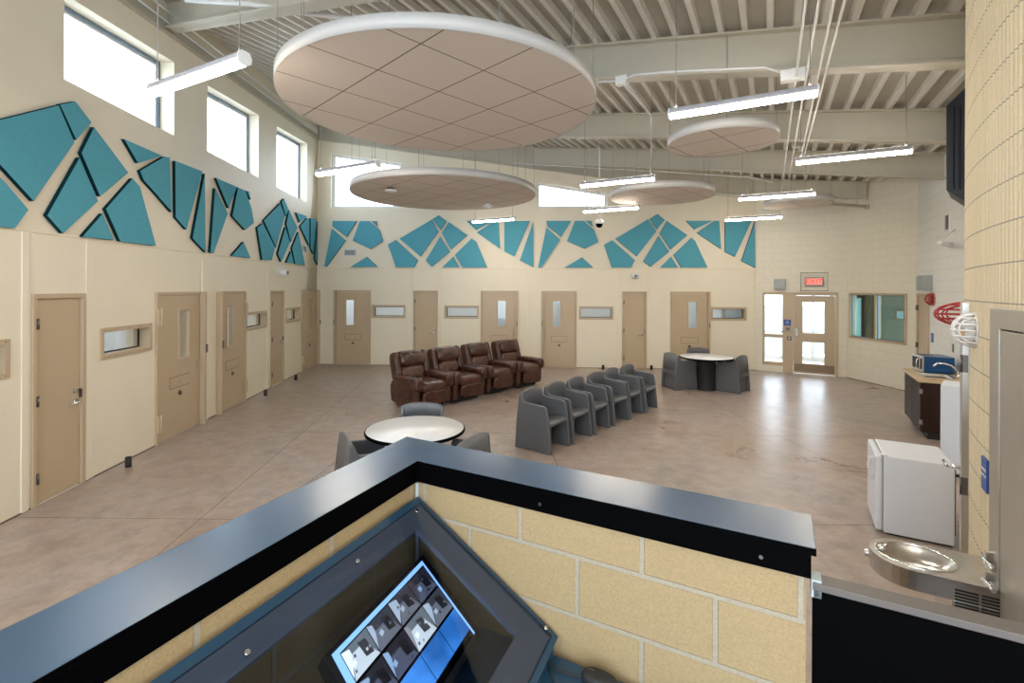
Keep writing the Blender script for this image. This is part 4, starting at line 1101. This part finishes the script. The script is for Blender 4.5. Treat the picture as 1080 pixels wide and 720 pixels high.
m_.tube([(.38, -.12, .05), (.38, -.14, .12), (.37, -.20, .19), (.35, -.28, .215), (.33, -.36, .21), (.325, -.40, .17), (.325, -.405, .15)], .012)
m_.tube([(.38, -.12, .06), (.42, -.11, .075), (.50, -.10, .08)], .008); m_.build('tap', M_chrome, sk)
# microwave
mwc = kl((7.05, 7.95))
mw = root('microwave', WK.w(cx0+.20, -.30, .90), WK.a, 'small blue microwave with silver front on the maple top', 'microwave')
MB().b(-.23, .22, -.20, .20, .012, .27).build('oven_body', M_microblue, mw, bevel=.006)
mw.rotation_euler = (0, 0, WK.a+math.radians(8))
dd = MB().b(-.235, .225, -.225, -.20, .012, .27).build('oven_door', M_steel, mw, bevel=.006)
MB().b(-.19, .08, -.228, -.224, .05, .235).build('door_window', M_blackm, dd)
m_ = MB(); m_.tube([(.10, -.226, .05), (.10, -.26, .07), (.10, -.265, .14), (.10, -.26, .21), (.10, -.226, .23)], .009); m_.build('handle', M_chrome, dd)
m_ = MB(); m_.b(.14, .20, -.228, -.224, .06, .23); m_.build('control_panel', M_blackm, mw)
for sx in (-.18, .17):
    MB().b(sx, sx+.03, -.17, .18, 0, .013).build('foot', M_blackm, mw)

# tall white appliance beside the cabinet
fz_u = Vector((.70, -.714))
wf = root('upright_freezer', (5.27, 6.0, 0), math.atan2(fz_u.y, fz_u.x), 'upright white appliance behind the mini fridge, beside the sink cabinet', 'freezer')
MB().b(.0, .45, .05, .40, .03, 1.11).build('freezer_body', M_fridge, wf, bevel=.01)
fdd = MB().b(0, .45, .0, .045, .05, 1.11).build('freezer_door', M_fridge, wf, bevel=.012)
MB().b(.39, .42, -.03, 0, .6, .85).build('handle', M_white, fdd, bevel=.006)
MB().b(.02, .43, .04, .38, 0, .03).build('foot', M_blackm, wf)

# mini fridge against the tower (near)
u_ = Vector((.863, -.504)); fa2 = math.atan2(u_.y, u_.x)
# local x from door side to the wall, y away from camera
mf = root('mini_fridge', (3.40, 4.56, 0), fa2, 'white mini fridge in front of the tower behind the fountain', 'fridge')
HF = .73
MB().b(.065, .565, 0, .60, .02, HF).build('fridge_body', M_fridge, mf, bevel=.008)
fd = MB().b(0, .055, .0, .60, .03, HF-.006).build('fridge_door', M_fridge, mf, bevel=.018, seg=3)
m_ = MB(); m_.tube([(.0, .06, HF-.04), (-.035, .06, HF-.05), (-.045, .06, HF-.12), (-.035, .06, HF-.22), (0, .06, HF-.24)], .015); m_.build('handle', M_white, fd)
MB().b(.04, .10, .0, .05, HF-.004, HF+.012).build('hinge_cover', M_white, mf, bevel=.004)
MB().b(.055, .065, .01, .59, .03, HF-.01).build('door_seal', M_greybox, mf)
MB().b(.565, .58, .05, .55, .1, HF-.05).build('condenser_panel', M_blackm, mf)
MB().b(.08, .55, .03, .57, 0, .02).build('foot', M_blackm, mf)

# ---------------------------------------------------------------- exit door assembly
ed = root('door_%d' % dn[0], WE.w(ex0, 0, 0), WE.a, 'tan exit door with sidelight under the exit sign', 'door', kind='structure'); dn[0] += 1
W_ = ex1-ex0; X = lambda px, py=350: WE.sx(px, py)-ex0
sl0, sl1 = X(806.5), X(825.5); dl0, dl1 = X(837), X(881)
hz = lambda px, py: WE.pix(px, py)[1]
zs = [hz(815, 311), hz(815, 352), hz(815, 355.5), hz(815, 381)]
f = MB(); f.plate(rect(0, dl0, .0, 2.19), [rect(sl0, sl1, zs[1], zs[0]), rect(sl0, sl1, zs[3], zs[2])], -.03, .12)
f.pr([(dl0, 2.10), (dl1, 2.10), (dl1, 0), (W_, 0), (W_, 2.19), (dl0, 2.19)], -.03, .12); f.build('door_frame', M_tan, ed, bevel=.003)
# cream infill below the sidelight
MB().b(.0, X(826), -.032, -.028, 0, zs[3]-.10).build('infill_panel', M_cmu, ed)
v0, v1 = X(846.5), X(869.5); zz = [hz(858, 318.7), hz(858, 351.5), hz(858, 361), hz(858, 384)]
lf = MB(); lf.plate(rect(dl0+.005, dl1-.005, .015, 2.095), [rect(v0, v1, zz[1], zz[0]), rect(v0, v1, zz[3], zz[2])], .03, .075)
leaf = lf.build('door_leaf', M_tan, ed, bevel=.003)
MB().b(v0-.0, v1, .05, .056, zz[1], zz[0]).build('glass_pane', M_glass, ed); MB().b(v0, v1, .05, .056, zz[3], zz[2]).build('glass_pane', M_glass, ed)
MB().b(sl0, sl1, .05, .056, zs[1], zs[0]).build('glass_pane', M_glass, ed); MB().b(sl0, sl1, .05, .056, zs[3], zs[2]).build('glass_pane', M_glass, ed)
MB().b(dl0+.01, dl1-.01, .022, .030, .06, .26).build('kick_plate', mat('bronze_kick_plate', (.25, .18, .11), .35, .5), ed)
MB().b(dl0+.03, dl0+.10, -.0, .03, 1.0, 1.22).build('pull_handle', M_steel, ed, bevel=.006)
# vestibule beyond
vb = MB(); vb.b(-1.2, 1.9, 3.0, 3.06, 0, .12); vb.b(-1.2, 1.9, 3.0, 3.06, 2.2, 2.6)
for x in (-.2, .42, .75, 1.25, 1.75): vb.b(x, x+.08, 3.0, 3.06, 0, 2.3)
vb.b(-1.2, 1.9, 3.0, 3.06, .85, .92)
o = vb.build('wall_vestibule', M_cell, loc=WE.w(ex0, 0, 0), rz=WE.a); tag(o, 'pale frame of the outer vestibule glazing', 'wall', kind='structure')
# signs, readers, speakers around the exit
s = on_fr(WE, 830.5, 340, 'room_sign', 'small blue sign left of the exit door', 'sign', d=-.031)
MB().b(-.085, .085, -.008, 0, -.08, .08).build('sign_plate', M_bluesign, s, bevel=.002)
m_ = MB(); m_.b(-.03, .03, -.0095, -.008, .02, .035); m_.b(-.04, .04, -.0095, -.008, -.02, -.01); m_.build('sign_marks', M_white, s)
s = on_fr(WE, 831, 346.5, 'card_reader', 'grey card reader directly below the blue sign', 'card reader', d=-.031)
MB().b(-.05, .05, -.03, 0, -.04, .04).build('reader_body', M_dsteel, s, bevel=.006)
s = on_fr(WE, 832.3, 356.5, 'key_switch', 'square steel key switch plate beside the exit door', 'switch', d=-.031)
MB().b(-.055, .055, -.01, 0, -.055, .055).build('switch_plate', M_dsteel, s); MB().cyl((0, -.01, 0), (0, -.025, 0), .025).build('key_cylinder', M_steel, s)
s = on_fr(WE, 822.5, 299.5, 'wall_speaker', 'grey box speaker above the exit sidelight', 'speaker')
MB().b(-.14, .14, -.11, 0, -.14, .14).build('speaker_body', M_greybox, s, bevel=.012); MB().b(-.115, .115, -.118, -.11, -.115, .115).build('speaker_face', M_greybox, s, bevel=.004)
s = on_fr(WE, 858.5, 297, 'exit_sign', 'red lit EXIT sign in a wire guard above the door', 'exit sign')
MB().b(-.21, .21, -.07, 0, -.115, .115).build('sign_box', M_dsteel, s, bevel=.012)
MB().b(-.185, .185, -.076, -.07, -.09, .09).build('sign_face', emit('exit_sign_face', (.62, .30, .26), .16), s)
text_mesh('exit_letters', 'EXIT', .185, emit('exit_letters_red', (1, .02, .02), .8), s, Matrix.Translation((0, -.078, 0)) @ XZ, .001)
g_ = MB(); gw, gh = .30, .235
for x in (-gw, gw): g_.tube([(x, 0, -gh), (x, -.12, -gh), (x, -.12, gh), (x, 0, gh)], .006)
for z in (-gh, gh): g_.tube([(-gw, -.12, z), (gw, -.12, z)], .006)
for x in (-gw, gw):
    for z in (-gh, gh): g_.sell((x, -.12, z), (.014, .014, .014), 1, 1, nu=6, nv=8)
g_.build('wire_guard', M_dsteel, s)
# two pane window on the side wall
wr = root('window_%d' % wn[0], WW.w(ww0, 0, zb), WW.a, 'two pane tan framed window looking into a side room', 'window', kind='structure'); wn[0] += 1
W_ = ww1-ww0; H_ = zt-zb; mx_ = WW.sx(923.5)-ww0; g = .045
MB().plate(rect(0, W_, 0, H_), [rect(g, mx_-g/2, g, H_-g), rect(mx_+g/2, W_-g, g, H_-g)], -.02, .12).build('window_frame', M_tan, wr, bevel=.003)
for a, b in ((g, mx_-g/2), (mx_+g/2, W_-g)):
    MB().plate(rect(a, b, g, H_-g), [rect(a+.018, b-.018, g+.018, H_-g-.018)], .03, .05).build('gasket', M_alum, wr)
    MB().b(a, b, .036, .044, g, H_-g).build('glass_pane', M_roomglass, wr)
# room behind: floor exists; walls, door with lit glass, small window, dark fittings
M_rw = mat('side_room_green_grey', (.42, .46, .39), .6)
SB = Fr((10.45, 15.5), (12.5, 13.7))
def seg(fr, name, lab, m_, t=.1, x0=0, x1=None, z0=0, z1=2.75):
    o = MB().b(x0, fr.L if x1 is None else x1, 0, t, z0, z1).build(name, m_, loc=fr.w(0, 0, 0), rz=fr.a); return tag(o, lab, 'wall', kind='structure')
seg(Fr((8.86, 13.05), (10.45, 15.5)), 'wall_side_partition', 'dark partition wall inside the side room', M_rw, .08)
seg(SB, 'wall_side_room', 'grey green far wall of the side room', M_rw)
seg(Fr((12.5, 13.7), (11.3, 10.2)), 'wall_side_right', 'grey green right wall of the side room', M_rw)
o = MB().pr([(8.86, 13.05), (10.45, 15.5), (12.5, 13.7), (11.3, 10.2), (9.06, 10.7)], 2.75, 2.8, 'z').build('ceiling_side_room', M_rw); tag(o, 'ceiling of the side room', 'ceiling', kind='structure')
a_, b_ = SB.sx(898, 345), SB.sx(912.5, 345)
pd = root('door_%d' % dn[0], SB.w(a_, 0, 0), SB.a, 'dark framed door with bright glass seen through the window', 'door', kind='structure'); dn[0] += 1
w_ = b_-a_; MB().plate(rect(0, w_, 0, 2.25), [rect(w_*.22, w_*.72, .62, 2.0)], -.06, -.001).build('door_leaf', M_tandark, pd); MB().b(w_*.22, w_*.72, -.03, -.02, .62, 2.0).build('glass_pane', emit('daylit_glass', (.40, .72, .80), .22), pd)
a_, b_ = SB.sx(913, 345), SB.sx(926, 345)
o = MB().b(0, b_-a_, -.25, -.001, 0, 2.74).build('wall_side_divider', M_tandark, loc=SB.w(a_, 0, 0), rz=SB.a); tag(o, 'dark brown pier inside the side room', 'wall', kind='structure')
a_, z1_ = SB.pix(943, 325.5); b_, z0_ = SB.pix(956, 338.5)
p2 = root('window_%d' % wn[0], SB.w(a_, 0, z0_), SB.a, 'small tan framed window seen inside the side room', 'window', kind='structure'); wn[0] += 1
w_ = b_-a_; h_ = z1_-z0_
MB().plate(rect(0, w_, 0, h_), [rect(.07, w_-.07, .07, h_-.07)], -.04, -.001).build('window_frame', M_tan, p2); MB().b(.07, w_-.07, -.02, -.01, .07, h_-.07).build('glass_pane', emit('daylit_small_glass', (.42, .60, .70), .20), p2)
# kitchenette side door (plain)
plain_door(WK, kd0, kd1, 'L', 'tan door beside the kitchenette, seen at a sharp angle')
for px, l in ((974.5, 'left grey device box above the kitchenette door'), (981, 'right grey device box above the kitchenette door')):
    s = on_fr(WK, px+1, 298.3, 'wall_speaker', l, 'speaker'); MB().b(-.12, .12, -.12, 0, -.15, .15).build('speaker_body', M_greybox, s, bevel=.01); MB().b(-.10, .10, -.126, -.12, -.13, .13).build('speaker_face', M_greybox, s)
s = on_fr(WK, 983.5, 356, 'room_sign', 'small blue sign right of the kitchenette door', 'sign'); MB().b(-.08, .08, -.01, 0, -.09, .09).build('sign_plate', M_bluesign, s)
s = on_fr(WK, 1005.5, 367, 'light_switch', 'dark switch plate on the white block wall above the microwave', 'switch'); MB().b(-.03, .03, -.01, 0, -.07, .07).build('switch_plate', M_dsteel, s); MB().b(-.01, .01, -.018, -.01, -.02, .02).build('toggle', M_steel, s)
s = on_fr(WK, 999.8, 234.3, 'air_vent', 'small square air vent on the white block wall', 'vent')
MB().plate(rect(-.17, .17, -.17, .17), [rect(-.125, .125, -.125, .125)], -.02, 0).build('vent_frame', M_white, s)
m_ = MB(); 
for i in range(9): m_.b(-.125, .125, -.014, -.004, -.12+.028*i, -.106+.028*i)
m_.b(-.125, .125, -.003, 0, -.125, .125); m_.build('vent_louvres', M_dsteel, s)
s = on_fr(WK, 1010, 256.8, 'wall_bracket', 'white bar bracket on the white block wall near the tower', 'bracket')
m_ = MB(); m_.cyl((-.3, -.05, 0), (.35, -.30, 0), .035, seg=12); m_.cyl((-.15, 0, .25), (.30, -.28, .02), .006); m_.b(-.34, -.26, -.06, 0, -.05, .05); m_.build('bracket_arm', M_white, s)
# vents on the teal walls
for fr, px, py, l, wd in ((WB, 369.3, 266.3, 'air vent on the back wall between the teal panels', .38), (WL, 320.5, 262.5, 'air vent on the left wall near the corner', .40)):
    s = on_fr(fr, px, py, 'air_vent', l, 'vent')
    MB().plate(rect(-wd/2, wd/2, -.19/2-.01, .19/2+.01), [rect(-wd/2+.03, wd/2-.03, -.075, .075)], -.03, 0).build('vent_frame', M_white, s)
    m_ = MB(); m_.b(-wd/2+.03, wd/2-.03, -.004, 0, -.075, .075)
    for i in range(7): m_.b(-wd/2+.03, wd/2-.03, -.02, -.008, -.07+.021*i, -.06+.021*i)
    m_.build('vent_louvres', M_greybox, s)
# wall cameras
for fr, px, py, l in ((WB, 669, 290.5, 'white camera on the back wall above the plain door'), (WL, 293.5, 286.5, 'white camera on the left wall above the plain door')):
    s = on_fr(fr, px, py, 'security_camera', l, 'camera')
    MB().b(-.06, .06, -.04, 0, -.08, .08).build('camera_mount', M_white, s, bevel=.006)
    MB().sell((.0, -.12, -.01), (.10, .09, .08), .6, .6).build('camera_body', M_white, s); MB().cyl((0, -.2, -.02), (0, -.225, -.02), .04).build('lens', M_dsteel, s)
# dome camera on a rod
p = at_y(632, 236, 10.0)
zt_ = deck(p.x, p.y)
s = root('dome_camera', (p.x, p.y, p.z), 0, 'dome camera hanging on a long white rod before the teal panels', 'camera')
MB().cyl((0, 0, .08), (0, 0, zt_-p.z-.02), .012, seg=8).build('rod', M_white, s)
MB().lathe([(0, .10), (.03, .10), (.085, .05), (.085, 0), (0, 0)], 20).build('camera_housing', M_white, s)
MB().lathe([(.07, 0), (.06, -.05), (.03, -.075), (0, -.08)], 20).build('dome', M_black, s)
# black floor stops
for px, py, l in ((135.3, 492, 'black door stop on the floor before the storage door wall'), (280, 417, 'black door stop below the left wall slot window'), (312, 400.5, 'black door stop nearest the left corner'),
                  (636, 389.5, 'black floor stop behind the grey chair row'), (687, 389.8, 'black floor stop before the plain door behind the chairs')):
    p = at_z(px, py, 0); s = root('door_stop', (p.x, p.y, 0), 0, l, 'door stop')
    MB().cyl((0, 0, 0), (0, 0, .11), .035, seg=14).build('rubber_post', M_blackm, s); MB().cyl((0, 0, .11), (0, 0, .125), .038, .03, seg=14).build('cap', M_blackm, s)
# ---------------------------------------------------------------- conduits under the deck
def pipe(p0, p1, off, r, label, extra=0):
    a = at_deck(*p0, off); b = at_deck(*p1, off)
    d = (b-a); m_ = MB(); m_.cyl(a-d*extra, b, r, seg=8); o = m_.build('conduit', M_white); tag(o, label, 'pipe', 'white conduits slung under the beams')
pipe((850, 0), (820, 235), -.62, .011, 'leftmost long white conduit running under the beams', 1)
pipe((864, 0), (832, 190), -.62, .011, 'second white conduit running under the beams', 1)
pipe((880, 0), (845, 165), -.62, .011, 'third white conduit running under the beams', 1)
pipe((891, 0), (848, 165), -.62, .011, 'rightmost long white conduit running under the beams', 1)
def pipeline(pts, off, r, label, cat='pipe'):
    m_ = MB(); m_.tube([at_deck(*p, off) for p in pts], r); o = m_.build('conduit', M_white); tag(o, label, cat)
pipeline([(632, 86), (656, 85), (668, 79), (700, 76), (806, 71), (822, 76), (836, 80)], -.56, .011, 'white conduit bending along the nearest beam flange')
pipeline([(655, 86), (672, 105), (687, 122), (687, 165), (686, 182)], -.6, .012, 'thin white conduit dropping from the junction box')
pipeline([(540, 172), (640, 178), (700, 181), (790, 187), (815, 192)], -.6, .011, 'white conduit along the third beam')
pipeline([(196, 0), (262, 4), (320, 14), (400, 22)], -.35, .03, 'cream sprinkler pipe crossing upper left')
a = at_deck(656, 85, -.58); j_ = root('junction_box', a, math.atan2(BD.y, BD.x), 'white junction box under the nearest beam', 'junction box'); MB().b(-.07, .07, -.05, .05, -.05, .04).build('box_body', M_white, j_, bevel=.005); MB().b(-.075, .075, -.055, .055, .04, .046).build('box_lid', M_white, j_)
a = at_deck(836, 80, -.60); j_ = root('junction_box', a, math.atan2(BD.y, BD.x), 'white junction box where the conduits cross the nearest beam', 'junction box'); MB().b(-.11, .11, -.05, .05, -.05, .05).build('box_body', M_white, j_, bevel=.005); MB().b(-.115, .115, -.055, .055, .05, .056).build('box_lid', M_white, j_)
# small hanging notice
a = at_y(842, 153.5, 9.2); s = root('hanging_sign', a, 0, 'small white notice hanging under the second beam', 'sign')
MB().b(-.12, .12, -.004, .004, -.055, .075).build('sign_plate', M_white, s)
m_ = MB(); m_.plate(rect(-.10, .10, -.01, .055), [rect(-.085, .085, .0, .045)], -.006, -.004); m_.b(-.07, .07, -.006, -.004, .015, .03); m_.build('sign_marks', M_dsteel, s)
MB().cyl((0, 0, .07), (0, 0, deck(a.x, a.y)-a.z), .003, seg=5).build('wire', M_cable, s)
# sprinkler main along the right end of the back wall
m_ = MB(); p0 = WB.w(WB.sx(751, 203), -.10, WB.pix(751, 203)[1]); p1 = at_y(913, 213, 11.4)
A3 = at_y(740, 203, 12.6); B3 = at_y(914, 218, 11.2); m_.cyl(A3, B3, .035, seg=12); m_.cyl(B3-Vector((.02, 0, 0)), B3+Vector((.03, 0, -.0)), .06, seg=12)
for k in (.3, .95):
    q = A3.lerp(B3, k); m_.cyl(q, (q.x, q.y, deck(q.x, q.y)), .008, seg=6)
o = m_.build('sprinkler_pipe', M_beam); tag(o, 'cream sprinkler pipe with open grooved end at the far right', 'pipe')

# ---------------------------------------------------------------- world, camera, view
wd = D.worlds.new('sky'); bpy.context.scene.world = wd; wd.use_nodes = True
bg = wd.node_tree.nodes['Background']; bg.inputs[0].default_value = (.74, .87, 1.0, 1); bg.inputs[1].default_value = 2.5
cam = D.cameras.new('camera'); co = D.objects.new('camera', cam); COL.objects.link(co)
cam.sensor_width = 36; cam.lens = F/1080*36; cam.shift_y = -(360-H0)/1080; cam.clip_start = .02
co.location = (0, 0, HC); co.rotation_euler = (PI/2, 0, 0)
co.rotation_euler = (Matrix.Rotation(-ROLL, 4, 'Y') @ Matrix.Rotation(PI/2, 4, 'X')).to_euler()
sc = bpy.context.scene; sc.camera = co
sc.view_settings.view_transform = 'Standard'; sc.view_settings.look = 'None'; sc.view_settings.gamma = 1
sc.view_settings.use_curve_mapping = False; sc.view_settings.exposure = 1.55
sc.cycles.max_bounces = 8; sc.cycles.diffuse_bounces = 5; sc.cycles.transparent_max_bounces = 16
